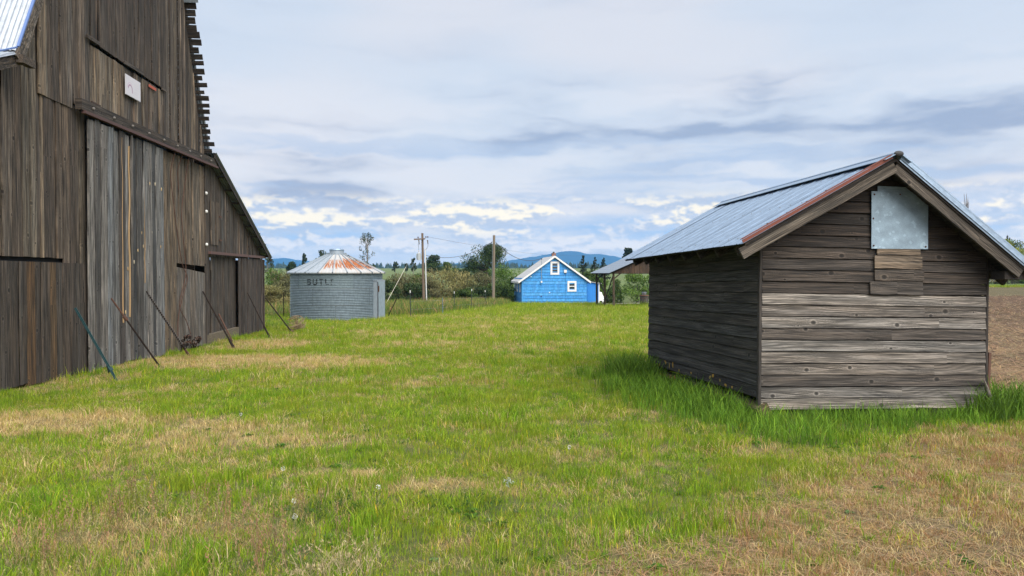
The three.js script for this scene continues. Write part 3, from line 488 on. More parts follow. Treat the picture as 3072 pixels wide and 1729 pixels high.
// ---------------------------------------------------------------- the small shed on the right
const shed = thing('plank_shed', 'small grey plank shed with ribbed metal roof and a metal patch on its gable', 'shed', [3.06, -0.08, -9.0], 0.134);
shed.rotation.set(-0.02, 0.134, -0.017, 'YXZ');
{
  const r = rng(19), Wd = 3.05, Dp = 4.28, EX = 0.1445, APEX = 3.05, KL = 0.563, KR = 0.735, EVL = APEX - KL * Wd / 2, EVR = APEX - KR * Wd / 2, kOf = (s) => (s < 0 ? KL : KR);
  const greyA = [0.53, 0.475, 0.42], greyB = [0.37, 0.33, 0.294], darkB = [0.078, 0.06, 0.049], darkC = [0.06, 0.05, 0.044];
  // front siding, lapped: every board's foot stands proud of the one below
  const n = Math.ceil(APEX / EX), hide = (y) => y > 1.98 && y < 2.66;
  for (let i = 0; i < n; i++) {
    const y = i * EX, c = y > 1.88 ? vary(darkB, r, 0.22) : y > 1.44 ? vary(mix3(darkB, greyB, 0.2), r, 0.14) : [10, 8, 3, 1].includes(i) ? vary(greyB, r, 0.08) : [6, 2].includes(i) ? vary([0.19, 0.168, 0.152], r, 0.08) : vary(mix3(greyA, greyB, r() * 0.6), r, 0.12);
    const x0 = y + EX * 0.4 < EVL ? 0.0 : Wd / 2 - (APEX - y - EX * 0.4) / KL, x1 = y + EX * 0.4 < EVR ? Wd : Wd / 2 + (APEX - y - EX * 0.4) / KR;
    if (x1 - x0 < 0.1) continue;
    const spans = [[x0, x1]]; if (i === 10 || i === 14) { const m = 1.5 + r() * 0.3; spans.splice(0, 1, [x0, m], [m + 0.004, x1]); }
    for (const [a, b] of spans) {
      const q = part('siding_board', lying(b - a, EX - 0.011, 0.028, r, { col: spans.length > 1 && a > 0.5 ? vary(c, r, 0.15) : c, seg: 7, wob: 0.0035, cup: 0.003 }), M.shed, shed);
      q.position.set(a, y + EX / 2, 0.012 + (r() - 0.5) * 0.008); q.rotation.x = -0.12; q.rotation.z = (r() - 0.5) * 0.004;
    }
  }
  part('gable_lining', (() => { const s = new THREE.Shape([[0.02, -0.0], [Wd - 0.02, 0], [Wd - 0.02, EVR - 0.03], [Wd / 2, APEX - 0.04], [0.02, EVL - 0.03]].map((p) => new THREE.Vector2(...p))); return new THREE.ExtrudeGeometry(s, { depth: 0.02, bevelEnabled: false }).translate(0, 0, -0.045); })(), mat(darkC), shed);
  part('gable_lining', (() => { const s = new THREE.Shape([[0.02, -0.0], [Wd - 0.02, 0], [Wd - 0.02, EVR - 0.03], [Wd / 2, APEX - 0.04], [0.02, EVL - 0.03]].map((p) => new THREE.Vector2(...p))); return new THREE.ExtrudeGeometry(s, { depth: 0.02, bevelEnabled: false }).translate(0, 0, -Dp + 0.03); })(), mat(darkC), shed);
  // the two long sides and the back
  const nl = 16;
  for (const side of [0, 1]) for (let i = 0; i < nl; i++) {
    const y = 0.15 + i * EX; if (y + EX > (side ? EVR : EVL) + 0.09) break;
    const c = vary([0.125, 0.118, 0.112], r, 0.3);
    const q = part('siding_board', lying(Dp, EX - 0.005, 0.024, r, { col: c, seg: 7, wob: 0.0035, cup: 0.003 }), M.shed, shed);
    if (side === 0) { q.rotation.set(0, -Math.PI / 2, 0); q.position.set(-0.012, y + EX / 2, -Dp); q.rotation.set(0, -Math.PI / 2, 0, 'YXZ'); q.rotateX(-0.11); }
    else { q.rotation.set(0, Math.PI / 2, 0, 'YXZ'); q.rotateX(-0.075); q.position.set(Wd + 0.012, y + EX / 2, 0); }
  }
  for (const x of [0.03, Wd - 0.03]) part('side_lining', box(0.02, (x < 1 ? EVL : EVR) - 0.1, Dp - 0.1, x, (x < 1 ? EVL : EVR) / 2 + 0.08, -Dp / 2), mat(darkC), shed);
  for (let i = 0; i < n; i++) { const y = i * EX, x0 = y + EX * 0.4 < EVL ? 0 : Wd / 2 - (APEX - y - EX * 0.4) / KL, x1 = y + EX * 0.4 < EVR ? Wd : Wd / 2 + (APEX - y - EX * 0.4) / KR; if (x1 - x0 < 0.1) continue; const q = part('siding_board', lying(x1 - x0, EX - 0.006, 0.018, r, { col: vary(greyB, r, 0.15) }), M.shed, shed); q.position.set(x1, y + EX / 2, -Dp - 0.012); q.rotation.set(0, Math.PI, 0, 'YXZ'); q.rotateX(-0.075); }
  // corner strips
  for (const [x, z] of [[-0.02, 0.004], [Wd + 0.02, 0.004]]) { const q = part('corner_strip', board(0.035, 2.1, 0.05, r, { col: x < 0 ? [0.1, 0.088, 0.08] : [0.08, 0.066, 0.058] }), M.shed, shed); q.position.set(x, 0.03, z); }
  const rs = part('rusty_strip', box(0.035, 0.62, 0.02, Wd + 0.06, 0.5, 0.0), M.rust, shed); rs.rotation.z = -0.03;
  // sills under the walls, yellow lichen on the near long one
  const sf = part('sill_beam', lying(Wd, 0.14, 0.14, r, { col: [0.11, 0.1, 0.09] }), M.shed, shed); sf.position.set(0, -0.13, -0.1);
  const sl = part('sill_beam', lying(Dp + 0.1, 0.17, 0.16, r, { col: [0.2, 0.15, 0.07], seg: 8, wob: 0.012 }), M.shed, shed); sl.rotation.set(0, -Math.PI / 2, 0); sl.position.set(0.02, -0.02, -Dp); sl.rotateX(0.5); sl.userData.label = 'mossy sill beam';
  for (let i = 0; i < 48; i++) { const q = part('lichen_crust', new THREE.IcosahedronGeometry(0.032, 1).scale(0.14, 0.5 + r() * 0.4, 0.7 + r() * 1.2), i % 3 ? mat([0.34, 0.21, 0.035], 1) : mat([0.26, 0.2, 0.06], 1), shed); const low = i < 36; q.position.set(low ? -0.075 : -0.026, low ? 0.0 + r() * 0.06 : 0.17 + r() * r() * 0.12, -0.4 - r() * 3.4); q.rotation.x = r() * 3; }
  // rafters: tails under the near eave
  const ov = 0.42, angOf = (s) => Math.atan(kOf(s)), LOf = (s) => Math.hypot(Wd / 2 + ov, (Wd / 2 + ov) * kOf(s));
  const rafter = (x0, y0, x1, y1, z, c) => { const q = part('rafter', beam([x0, y0, z], [x1, y1, z], 0.05, 0.11), M.shed, shed); tinted(q.geometry, c); };
  for (let i = 0; i < 8; i++) { const z = -0.03 - i * 0.6; for (const s of [-1, 1]) rafter(Wd / 2, APEX - 0.06, Wd / 2 + s * (Wd / 2 + ov - 0.1), APEX - 0.06 - (Wd / 2 + ov - 0.1) * kOf(s), z, [0.13, 0.11, 0.095]); }
  // roof deck boards just under the metal
  for (const s of [-1, 1]) { const q = part('roof_deck', new THREE.BoxGeometry(LOf(s) - 0.06, 0.018, Dp + 0.72), M.shed, shed); tinted(q.geometry, [0.07, 0.058, 0.05]); q.position.set(Wd / 2 + s * (Wd / 2 + ov - 0.05) / 2, APEX + 0.028 - (Wd / 2 + ov - 0.05) / 2 * kOf(s), -Dp / 2 + 0.01); q.rotation.z = -s * angOf(s); }
  // rake boards at the front, worn brown
  for (const s of [-1, 1]) {
    const a = [Wd / 2 - s * 0.0, APEX - 0.045, 0.34], reach = Wd / 2 + (s < 0 ? ov + 0.01 : 0.2), b = [Wd / 2 + s * reach, APEX - 0.045 - reach * kOf(s), 0.34], len = Math.hypot(b[0] - a[0], b[1] - a[1]);
    const g = lying(len, 0.135, 0.035, r, { col: s < 0 ? [0.26, 0.222, 0.18] : [0.21, 0.178, 0.145], seg: 6, wob: 0.006 }), q = part('rake_board', g, M.shed, shed);
    q.position.set(a[0], a[1], a[2]); q.rotation.set(0, 0, s > 0 ? -angOf(s) : -(Math.PI - angOf(s)));
    const q2 = part('rake_batten', lying(len - 0.05, 0.05, 0.03, r, { col: [0.12, 0.095, 0.075], seg: 4 }), M.shed, shed); q2.position.set(a[0], a[1] + 0.088, a[2] + 0.002); q2.rotation.copy(q.rotation);
  }
  // metal sheets, ribs running down the slope
  const prof = (z) => { const m = ((z % 0.3435) + 0.3435) % 0.3435, t = Math.abs(m - 0.17); return (t < 0.006 ? 0.009 : t < 0.016 ? 0.009 * (0.016 - t) / 0.01 : 0) + 0.0012 * Math.sin(z * 2 * Math.PI / 0.0687); };
  const wide = 0.687, count = 7, front = 0.36, gSs = { '-1': ribbed(LOf(-1) + 0.02, wide + 0.04, prof, 0.0095), 1: ribbed(LOf(1) + 0.02, wide + 0.04, prof, 0.0095) };
  for (const s of [-1, 1]) {
    const roof = new THREE.Group(); roof.name = 'roof'; shed.add(roof); roof.position.set(Wd / 2, APEX + 0.075, 0); if (s < 0) roof.rotation.y = Math.PI;
    for (let i = 0; i < count + 1; i++) { const q = part('roof_sheet', gSs[s], M.galv, roof); const z = front - (i + 1) * wide + (i === count ? 0.3 : 0) ; q.position.set(0, (i % 2) * 0.003 + (i === count ? 0.004 : 0), s > 0 ? z : -z - wide - 0.04); q.rotation.z = -angOf(s); }
    const scr = new THREE.CylinderGeometry(0.007, 0.007, 0.008, 6), sm = mat([0.2, 0.2, 0.2], 0.5);
    const heads = []; for (let i = 0; i < 18; i++) for (const f of [0.12, 0.5, 0.93]) heads.push(scr.clone().rotateZ(0).translate(LOf(s) * f, 0.008, s > 0 ? front - 0.14 - i * 0.275 : -(front - 0.14 - i * 0.275)));
    part('roof_screws', mergeGeometries(heads).rotateZ(-angOf(s)), sm, roof).userData.kind = 'stuff';
  }
  // ridge cap in two bent wings with a dark end
  for (const s of [-1, 1]) { const q = part('ridge_cap', new THREE.BoxGeometry(0.2, 0.006, Dp + 0.86).translate(s * 0.1, 0, -Dp / 2 + 0.0), M.galv, shed); q.position.set(Wd / 2, APEX + 0.112, 0); q.rotation.z = -s * angOf(s) * 0.92; }
  part('ridge_roll', rod([Wd / 2, APEX + 0.108, 0.42], [Wd / 2, APEX + 0.108, -Dp - 0.44], 0.022), M.galv, shed);
  part('ridge_end', new THREE.SphereGeometry(0.05, 10, 8).scale(1.3, 0.7, 0.5).translate(Wd / 2, APEX + 0.1, 0.42), mat([0.035, 0.035, 0.037], 0.7), shed);
  // edge trims: red painted flashing on the left rake, bare metal on the right
  for (const s of [-1, 1]) { const a = [Wd / 2 + s * 0.06, APEX + 0.065, 0.385], b = [Wd / 2 + s * (Wd / 2 + ov), APEX + 0.065 - (Wd / 2 + ov) * kOf(s), 0.385]; const len = Math.hypot(b[0] - a[0], b[1] - a[1]); const q = part('rake_flashing', new THREE.BoxGeometry(len, s < 0 ? 0.036 : 0.1, 0.006).translate(len / 2, 0.0, 0), s < 0 ? mat([0.25, 0.075, 0.05], 0.8, { map: M.concrete.map }) : M.galv, shed); q.position.set(...a); q.rotation.z = s > 0 ? -angOf(s) : -(Math.PI - angOf(s));
    const t = part('rake_flashing', new THREE.BoxGeometry(len, 0.006, 0.07).translate(len / 2, 0, -0.03), s < 0 ? mat([0.25, 0.075, 0.05], 0.8, { map: M.concrete.map }) : M.galv, shed); t.position.set(a[0], a[1] + (s < 0 ? 0.03 : 0.047), a[2]); t.rotation.z = q.rotation.z; if (s < 0) t.scale.y = -1; }
  // metal sheet over the loft opening, with the boards below it
  const patchTex = speckTexture(611, (u, v, m) => { const s = 0.84 + 0.1 * fbm(m, u * 3, v * 3, 4) + 0.1 * sstep(0.35, 0.5, fbm(m, u * 5 + 9, v * 5, 3)) + 0.05 * m(u * 50, v * 50); return [s * 0.95, s, s * 1.03]; }, 256);
  const pm = new THREE.MeshStandardMaterial({ color: new THREE.Color().setRGB(0.4, 0.48, 0.55), map: patchTex, metalness: 0.1, roughness: 0.7 });
  const patch = part('metal_patch', new THREE.BoxGeometry(0.775, 0.72, 0.004, 6, 6, 1), pm, shed); { const p = patch.geometry.attributes.position; for (let i = 0; i < p.count; i++) p.setZ(i, p.getZ(i) + 0.004 * N1(p.getX(i) * 3, p.getY(i) * 3)); patch.geometry.computeVertexNormals(); }
  patch.position.set(1.805, 2.385, 0.062); patch.rotation.z = 0.012;
  const strip = part('metal_patch', new THREE.BoxGeometry(0.58, 0.085, 0.004), pm, shed); strip.position.set(1.79, 2.765, 0.055); strip.rotation.z = -0.01;
  for (const [x0, x1, y0, y1, c] of [[1.505, 2.095, 1.94, 2.03, [0.4, 0.31, 0.225]], [1.472, 2.125, 1.77, 1.94, [0.42, 0.33, 0.245]], [1.477, 2.15, 1.62, 1.765, [0.24, 0.2, 0.165]], [1.418, 2.14, 1.445, 1.615, [0.2, 0.175, 0.155]]]) { const q = part('patch_board', lying(x1 - x0, y1 - y0 - 0.006, 0.022, r, { col: c, seg: 4, wob: 0.005 }), M.shed, shed); q.position.set(x0, (y0 + y1) / 2, 0.05); q.rotation.x = -0.05; q.rotation.z = (r() - 0.5) * 0.014; }
  for (const [x, y] of [[1.45, 2.7], [2.16, 2.7], [1.45, 2.06], [2.16, 2.06], [1.8, 2.71], [1.44, 2.4]]) part('nail', new THREE.SphereGeometry(0.011, 6, 5).translate(x, y, 0.068), M.rust, shed);
  // gable returns inside the right overhang
  const ret = part('eave_block', box(0.3, 0.1, 0.22, Wd + 0.16, EVR - 0.22, 0.2), M.shed, shed); tinted(ret.geometry, [0.09, 0.075, 0.065]);
}
{
  const o = thing('broken_stick', 'broken grey stick leaning on the right corner of the shed', 'stick', [6.2, ground(6.2, 9.25), -9.25]);
  part('stem', rod([0, -0.02, 0], [-0.16, 0.46, -0.08], 0.03, 0.02, 6), mat([0.13, 0.11, 0.095]), o);
  part('splinter', rod([-0.13, 0.38, -0.06], [-0.2, 0.5, -0.02], 0.018, 0.006, 5), mat([0.16, 0.135, 0.115]), o);
}
// ---------------------------------------------------------------- corrugated grain bin
{
  const cx = -9.1, cd = 38, R = 2.33, base = ground(cx, cd) - 0.02, bin = thing('grain_bin', 'round corrugated grain bin with rust-streaked cone roof and faded lettering', 'grain bin', [cx, base, -cd], Math.atan2(0 - cx, cd));
  // local +z looks at the camera; angle 0 is +z, growing to +x (right)
  const pol = (a, rad, y) => [rad * Math.sin(a), y, rad * Math.cos(a)], rad = Math.PI / 180, ringH = 0.815, pitch = 0.0815;
  const lettering = (() => {
    const c = document.createElement('canvas'); c.width = 1024; c.height = 288; const g = c.getContext('2d'), n = createNoise2D(rng(71));
    g.fillStyle = '#ffffff'; g.fillRect(0, 0, 1024, 288);
    g.font = 'bold 158px sans-serif'; g.fillStyle = 'rgba(60,64,70,0.8)'; g.textBaseline = 'middle';
    let x = 196; for (const ch of 'BUTLER') { g.fillText(ch, x, 172); x += g.measureText(ch).width + 10; }
    const d = g.getImageData(0, 0, 1024, 288), q = d.data;
    for (let y = 0; y < 288; y++) for (let xx = 0; xx < 1024; xx++) { const i = (y * 1024 + xx) * 4; let v = q[i] / 255; const worn = sstep(-0.35, 0.3, fbm(n, xx * 0.014, y * 0.02, 4) - 0.25 + 1.3 * sstep(430, 900, xx) * 0.75) * 0.9 + 0.1; v = lerp(v, 1, worn * 0.95) * (0.84 + 0.08 * fbm(n, xx * 0.02 + 7, y * 0.02, 3)); q[i] = v * 250; q[i + 1] = v * 255; q[i + 2] = v * 255; }
    g.putImageData(d, 0, 0); const t = new THREE.CanvasTexture(c); t.colorSpace = THREE.SRGBColorSpace; t.magFilter = THREE.LinearFilter; return t;
  })();
  const wallM = new THREE.MeshStandardMaterial({ color: new THREE.Color().setRGB(0.3, 0.36, 0.4), map: galvTex, metalness: 0.45, roughness: 0.45 });
  const letM = new THREE.MeshStandardMaterial({ color: new THREE.Color().setRGB(0.33, 0.395, 0.435), map: lettering, metalness: 0.45, roughness: 0.45 });
  function sheet(a0, a1, y0, r0) {
    const s = new Soup(), na = 20, nv = 60, P = (i, j) => pol(lerp(a0, a1, i / na), r0 + 0.02 * Math.sin(j / nv * ringH / pitch * 2 * Math.PI), y0 + ringH * j / nv);
    for (let j = 0; j < nv; j++) for (let i = 0; i < na; i++) { const u0 = i / na, u1 = (i + 1) / na, v0 = j / nv, v1 = (j + 1) / nv; s.quad(P(i, j), P(i + 1, j), P(i + 1, j + 1), P(i, j + 1), [1, 1, 1], [u0, v0], [u1, v0], [u1, v1], [u0, v1]); }
    return s.build();
  }
  const starts = [[-2, 0], [-30, 0.006], [-52, 0]];
  starts.forEach(([a0, dr], ring) => { for (let i = 0; i < 5; i++) { const a = (a0 + i * 72) * rad; part('wall_sheet', sheet(a - 0.01, a + 72 * rad + 0.005, 0.04 + ring * ringH, R + dr + (i % 2) * 0.002), ring === 2 && i === 0 ? letM : wallM, bin); const bolts = []; for (let b = 0; b < 10; b++) bolts.push(new THREE.SphereGeometry(0.014, 5, 4).translate(...pol(a + 0.006, R + 0.018, 0.08 + ring * ringH + b * pitch))); part('bolt_seam', mergeGeometries(bolts), M.iron, bin); } });
  for (let ring = 1; ring < 3; ring++) part('seam_band', new THREE.CylinderGeometry(R + 0.012, R + 0.012, 0.022, 72, 1, true).translate(0, 0.04 + ring * ringH, 0), mat([0.13, 0.145, 0.155], 0.6, { metalness: 0.4 }), bin);
  part('base_ring', new THREE.CylinderGeometry(R + 0.03, R + 0.05, 0.08, 60, 1).translate(0, 0.0, 0), M.concrete, bin);
  // cone roof: panels with standing ribs, rust running down some of them
  const eaveY = 0.04 + 3 * ringH - 0.01, capR = 0.47, capY = eaveY + 0.93, Re = R + 0.13, np = 22;
  const rustTex = (seed, amount) => speckTexture(seed, (u, v, n) => { const g = 0.84 + 0.06 * fbm(n, u * 5, v * 5, 3), streak = fbm(n, u * 7 + seed, v * 1.2, 4) + 0.5 * n(u * 26, v * 3), zone = sstep(0.1, 0.3, v) * (1 - sstep(0.62, 0.82, v)); const k = sstep(0.62 - amount, 0.95 - amount, streak * 0.6 + zone * 0.55); const c = mix3([g, g, g], mix3([0.8, 0.46, 0.2], [0.58, 0.28, 0.11], sstep(-0.2, 0.5, n(u * 12, v * 12))), k); return mix3(c, [0.9, 0.8, 0.68], 0.35 * sstep(0.2, 0.6, streak) * (1 - k)); }, 256);
  const clean = new THREE.MeshStandardMaterial({ color: new THREE.Color().setRGB(0.52, 0.56, 0.6), map: galvTex, metalness: 0.4, roughness: 0.55 });
  const rusty = [711, 712, 713].map((s, i) => new THREE.MeshStandardMaterial({ color: new THREE.Color().setRGB(0.62, 0.62, 0.62), map: rustTex(s, 0.24 + 0.09 * i), metalness: 0.15, roughness: 0.75 }));
  for (let i = 0; i < np; i++) {
    const a = (i - 0.5) * 2 * Math.PI / np + 0.06, b = a + 2 * Math.PI / np, s = new Soup(), mid = (i * 360 / np + 180) % 360 - 180;
    const nseg = 3; for (let q = 0; q < nseg; q++) { const f0 = q / nseg, f1 = (q + 1) / nseg, p = (f, g) => pol(lerp(a, b, f), lerp(Re, capR, g), lerp(eaveY, capY, g)); s.quad(p(f0, 0), p(f1, 0), p(f1, 1), p(f0, 1), [1, 1, 1], [f0, 0.0], [f1, 0.0], [f1, 1], [f0, 1]); s.quad(pol(lerp(a, b, f0), Re, eaveY - 0.05), pol(lerp(a, b, f1), Re, eaveY - 0.05), p(f1, 0), p(f0, 0), [1, 1, 1], [f0, 0], [f1, 0], [f1, 0.05], [f0, 0.05]); }
    const panel = part('roof_panel', s.build(), mid > -22 && mid < 75 ? rusty[(i * 2 + (mid > 20 ? 1 : 0)) % 3] : clean, bin);
    part('roof_rib', beam(pol(a, Re + 0.02, eaveY + 0.01), pol(a, capR, capY + 0.02), 0.035, 0.05), M.galvDull, panel);
    part('eave_clip', box(0.05, 0.08, 0.06).rotateY(a).translate(...pol(a, Re + 0.01, eaveY - 0.03)), mat([0.1, 0.11, 0.12], 0.6), panel);
  }
  part('roof_collar', new THREE.CylinderGeometry(0.5, 0.5, 0.1, 30).translate(0, capY + 0.03, 0), M.galvDull, bin);
  part('vent_neck', new THREE.CylinderGeometry(0.36, 0.37, 0.13, 30).translate(0, capY + 0.14, 0), M.galvDull, bin);
  part('vent_cap', new THREE.LatheGeometry([[0, 0.09], [0.3, 0.08], [0.375, 0.06], [0.38, -0.02], [0.34, -0.03], [0, -0.03]].map((p) => new THREE.Vector2(...p)), 30).translate(0, capY + 0.22, 0), M.galv, bin);
  // step rods on the roof, right side
  for (let i = 0; i < 4; i++) { const f = 0.25 + i * 0.2, a = 48 * rad; part('step_rod', tube([pol(a - 0.03 / (1 - f * 0.6), lerp(Re, capR, f), lerp(eaveY, capY, f) + 0.02), pol(a, lerp(Re, capR, f), lerp(eaveY, capY, f) + 0.1), pol(a + 0.2, lerp(Re, capR, f), lerp(eaveY, capY, f) + 0.02)], 0.013, 10, 5), M.iron, panelOf()); }
  function panelOf() { return bin; }
  // flat door in its frame on the right
  const da = 62 * rad, door = new THREE.Group(); door.name = 'bin_door'; bin.add(door); door.position.set(...pol(da, R + 0.0, 0)); door.rotation.y = da;
  part('door_leaf', box(0.86, 1.9, 0.03, 0, 1.05, 0.16), new THREE.MeshStandardMaterial({ color: new THREE.Color().setRGB(0.4, 0.48, 0.54), map: galvTex, metalness: 0.3, roughness: 0.55 }), door);
  for (const x of [-0.45, 0.45]) part('door_frame', box(0.08, 2.0, 0.22, x, 1.05, 0.04), M.galvDull, door);
  part('door_frame', box(0.98, 0.1, 0.24, 0, 2.05, 0.04), M.galvDull, door);
  part('door_latch', box(0.05, 0.3, 0.05, -0.36, 1.65, 0.19), M.rust, door);
  part('door_bar', box(0.03, 1.9, 0.03, -0.42, 1.05, 0.175), M.iron, door);
}
// ---------------------------------------------------------------- the blue house
{
  const r = rng(29), b0 = ground(1.1, 77) - 0.02, house = thing('blue_house', 'small bright blue shingled house with white trim and pale metal roof', 'house', [1.05, b0, -77], 0.0875);
  const W = 6.9, D = 8.6, EV = 2.5, AP = 4.95, k = (AP - EV) / (W / 2), X = 0.305;
  const blueTex = speckTexture(811, (u, v, n) => { const col = Math.floor(u * 40), s = 0.86 + 0.07 * n(col * 3.7, 2) + 0.07 * fbm(n, u * 9, v * 4, 4) + 0.04 * n(u * 120, v * 8); return [s * (0.96 + 0.08 * n(u * 5, v * 5)), s, s]; }, 512);
  const blues = [[0.085, 0.37, 0.84], [0.095, 0.395, 0.86], [0.072, 0.335, 0.8], [0.12, 0.42, 0.86]].map((c) => mat(c, 0.95, { map: blueTex, bumpMap: blueTex, bumpScale: 0.01 }));
  const white = mat([0.74, 0.73, 0.71], 0.6), pane = new THREE.MeshPhysicalMaterial({ color: new THREE.Color().setRGB(0.03, 0.035, 0.04), roughness: 0.08, metalness: 0, clearcoat: 1 });
  const course = (parent, len, w0, y, m, x, turn, z) => { const s = new Soup(), h = X + 0.02, zt = 0.006, zb = 0.058, off = r(); const i1 = w0; const q = (p) => [p[0] / 4 + off, p[1] / 1.2 + off]; const A = [0, 0, zb], B = [len, 0, zb], C = [len - i1, h, zt], E2 = [i1, h, zt]; s.quad(A, B, C, E2, [1, 1, 1], q(A), q(B), q(C), q(E2)); s.quad([0, 0, 0], [len, 0, 0], B, A, [1, 1, 1]); const o = part('shingle_course', s.build(), m, parent); o.position.set(x, y, z); o.rotation.y = turn; return o; };
  for (let i = 0; i * X < AP - 0.05; i++) { const y = i * X, x0 = y < EV ? 0 : (y - EV) / k, cut = y + X < EV ? 0 : Math.min(X / k, (W - 2 * x0) / 2 - 0.01); if (W - 2 * x0 > 0.1) course(house, W - 2 * x0, y < EV && y + X >= EV ? 0 : cut, y, blues[i % 4], x0, 0, 0); }
  for (let i = 0; i * X < EV - 0.05; i++) { const o = course(house, D, 0, i * X, blues[(i + 1) % 4], 0, -Math.PI / 2, -D); o.position.set(0, i * X, -D); const q = course(house, D, 0, i * X, blues[(i + 2) % 4], W, Math.PI / 2, 0); q.position.set(W, i * X, 0); }
  { const s = new THREE.Shape([[0, 0], [W, 0], [W, EV], [W / 2, AP], [0, EV]].map((p) => new THREE.Vector2(...p))); part('wall_core', new THREE.ExtrudeGeometry(s, { depth: D - 0.004, bevelEnabled: false }).translate(0, 0, -D + 0.002), blues[2], house); }
  const foundation = part('foundation', box(W - 0.1, 0.5, D - 0.1, W / 2, -0.25, -D / 2), M.concrete, house);
  for (const [x, z] of [[0.02, 0.02], [0.02, -D]]) part('corner_board', box(0.1, EV - 0.02, 0.1, x, EV / 2, z), x < 1 && z > -1 ? blues[1] : white, house);
  function window(x0, x1, y0, y1, sash, parent = house, z = 0.05) {
    const w = new THREE.Group(); w.name = 'window'; parent.add(w); w.position.set((x0 + x1) / 2, (y0 + y1) / 2, z); const ww = x1 - x0, hh = y1 - y0, t = 0.19;
    for (const s of [-1, 1]) { part('frame', box(t, hh, 0.07, s * (ww - t) / 2, 0, 0), white, w); part('frame', box(ww - 2 * t, t, 0.068, 0, s * (hh - t) / 2, 0), white, w); }
    part('reveal', box(ww - 2 * t + 0.002, hh - 2 * t + 0.002, 0.02, 0, 0, -0.03), mat([0.25, 0.16, 0.13], 0.7), w);
    if (sash) { for (const s of [-1, 1]) part('pane', box(ww - 2 * t - 0.03, (hh - 2 * t) / 2 - 0.06, 0.012, 0, s * (hh - 2 * t) / 4, -0.01), pane, w); part('rail', box(ww - 2 * t, 0.08, 0.05, 0, 0, 0), white, w); }
    else part('pane', box(ww - 2 * t - 0.06, hh - 2 * t - 0.06, 0.012, 0, 0, -0.01), pane, w);
    return w;
  }
  window(3.02, 3.96, 3.12, 4.5, false); window(4.84, 5.79, 1.33, 2.44, true);
  for (const z of [-1.7, -4.6, -7.2]) { const w = window(0, 1.0, 0, 1.25, true); w.rotation.y = -Math.PI / 2; w.position.set(-0.05, 1.85, z); }
  // roof: two slopes of ribbed sheets, white edges
  const ov = 0.4, L = Math.hypot(W / 2 + ov, (W / 2 + ov) * k), ang = Math.atan(k), prof = (z) => (((z % 0.3) + 0.3) % 0.3 < 0.04 ? 0.025 : 0), wide = 0.9, cnt = 10, g = ribbed(L, wide + 0.02, prof, 0.04);
  const roofM = new THREE.MeshStandardMaterial({ color: new THREE.Color().setRGB(0.6, 0.59, 0.6), map: galvTex, metalness: 0.15, roughness: 0.6 });
  for (const s of [-1, 1]) {
    const roof = new THREE.Group(); roof.name = 'roof'; house.add(roof); roof.position.set(W / 2, AP + 0.14, 0); if (s < 0) roof.rotation.y = Math.PI;
    for (let i = 0; i < cnt; i++) { const z = 0.3 - (i + 1) * wide; const q = part('roof_sheet', g, roofM, roof); q.position.set(0, (i % 2) * 0.006, s > 0 ? z : -z - wide); q.rotation.z = -ang; }
    part('verge_board', beam([0, -0.06, s > 0 ? 0.31 : -0.31], [W / 2 + ov, -0.06 - (W / 2 + ov) * k, s > 0 ? 0.31 : -0.31], 0.05, 0.17), white, roof);
    part('soffit', new THREE.BoxGeometry(L - 0.06, 0.05, cnt * wide - 0.04).translate((L - 0.06) / 2, -0.075, s > 0 ? 0.3 - cnt * wide / 2 : -0.3 + cnt * wide / 2).rotateZ(-ang), white, roof);
    part('eave_board', box(0.04, 0.14, cnt * wide - 0.05, W / 2 + ov - 0.03, -0.1 - (W / 2 + ov) * k, s > 0 ? 0.3 - cnt * wide / 2 : -0.3 + cnt * wide / 2), white, roof);
  }
  // brick chimney: courses of bricks
  const ch = new THREE.Group(); ch.name = 'chimney'; house.add(ch); ch.position.set(W / 2 + 0.38, AP - 0.25, -3.2);
  const bm = [mat([0.24, 0.11, 0.075]), mat([0.3, 0.15, 0.1]), mat([0.14, 0.075, 0.06])], bg = box(0.215, 0.068, 0.1), bgs = box(0.1, 0.068, 0.215);
  for (let c = 0; c < 10; c++) for (let j = 0; j < 2; j++) { const o = c % 2 ? 0.055 : -0.055; for (const s of [-1, 1]) { part('brick', bg, bm[Math.floor(r() * 3)], ch).position.set(-0.11 + j * 0.225 + o * 0, 0.04 + c * 0.078, s * 0.17); part('brick', bgs, bm[Math.floor(r() * 3)], ch).position.set(s * 0.175, 0.041 + c * 0.078, 0.0); } }
  part('mortar_core', box(0.4, 0.78, 0.4, 0, 0.4, 0), mat([0.3, 0.27, 0.24]), ch);
  part('flue', new THREE.CylinderGeometry(0.1, 0.11, 0.16, 12).translate(0, 0.85, 0), mat([0.05, 0.045, 0.045]), ch);
  // service mast, meter, flood light, small fittings
  part('service_mast', rod([2.06, 2.25, 0.07], [2.06, 4.75, 0.07], 0.028), M.galvDull, house);
  part('mast_head', new THREE.SphereGeometry(0.07, 8, 6).translate(2.06, 4.78, 0.09), M.iron, house);
  part('meter', new THREE.CylinderGeometry(0.1, 0.11, 0.14, 14).rotateX(Math.PI / 2).translate(2.06, 2.35, 0.12), mat([0.62, 0.66, 0.68], 0.4), house);
  part('meter_box', box(0.2, 0.34, 0.08, 2.06, 2.24, 0.07), blues[0], house);
  part('cross_bar', box(0.5, 0.035, 0.03, 2.0, 2.86, 0.06), mat([0.03, 0.12, 0.3]), house);
  const fl = new THREE.Group(); fl.name = 'flood_light'; house.add(fl); fl.position.set(4.6, 3.45, 0.1);
  part('housing', box(0.28, 0.3, 0.12, 0, 0.03, 0), white, fl); part('lens', new THREE.SphereGeometry(0.09, 10, 8).scale(1, 0.6, 1).translate(0, -0.17, 0.04), mat([0.08, 0.08, 0.08], 0.3), fl);
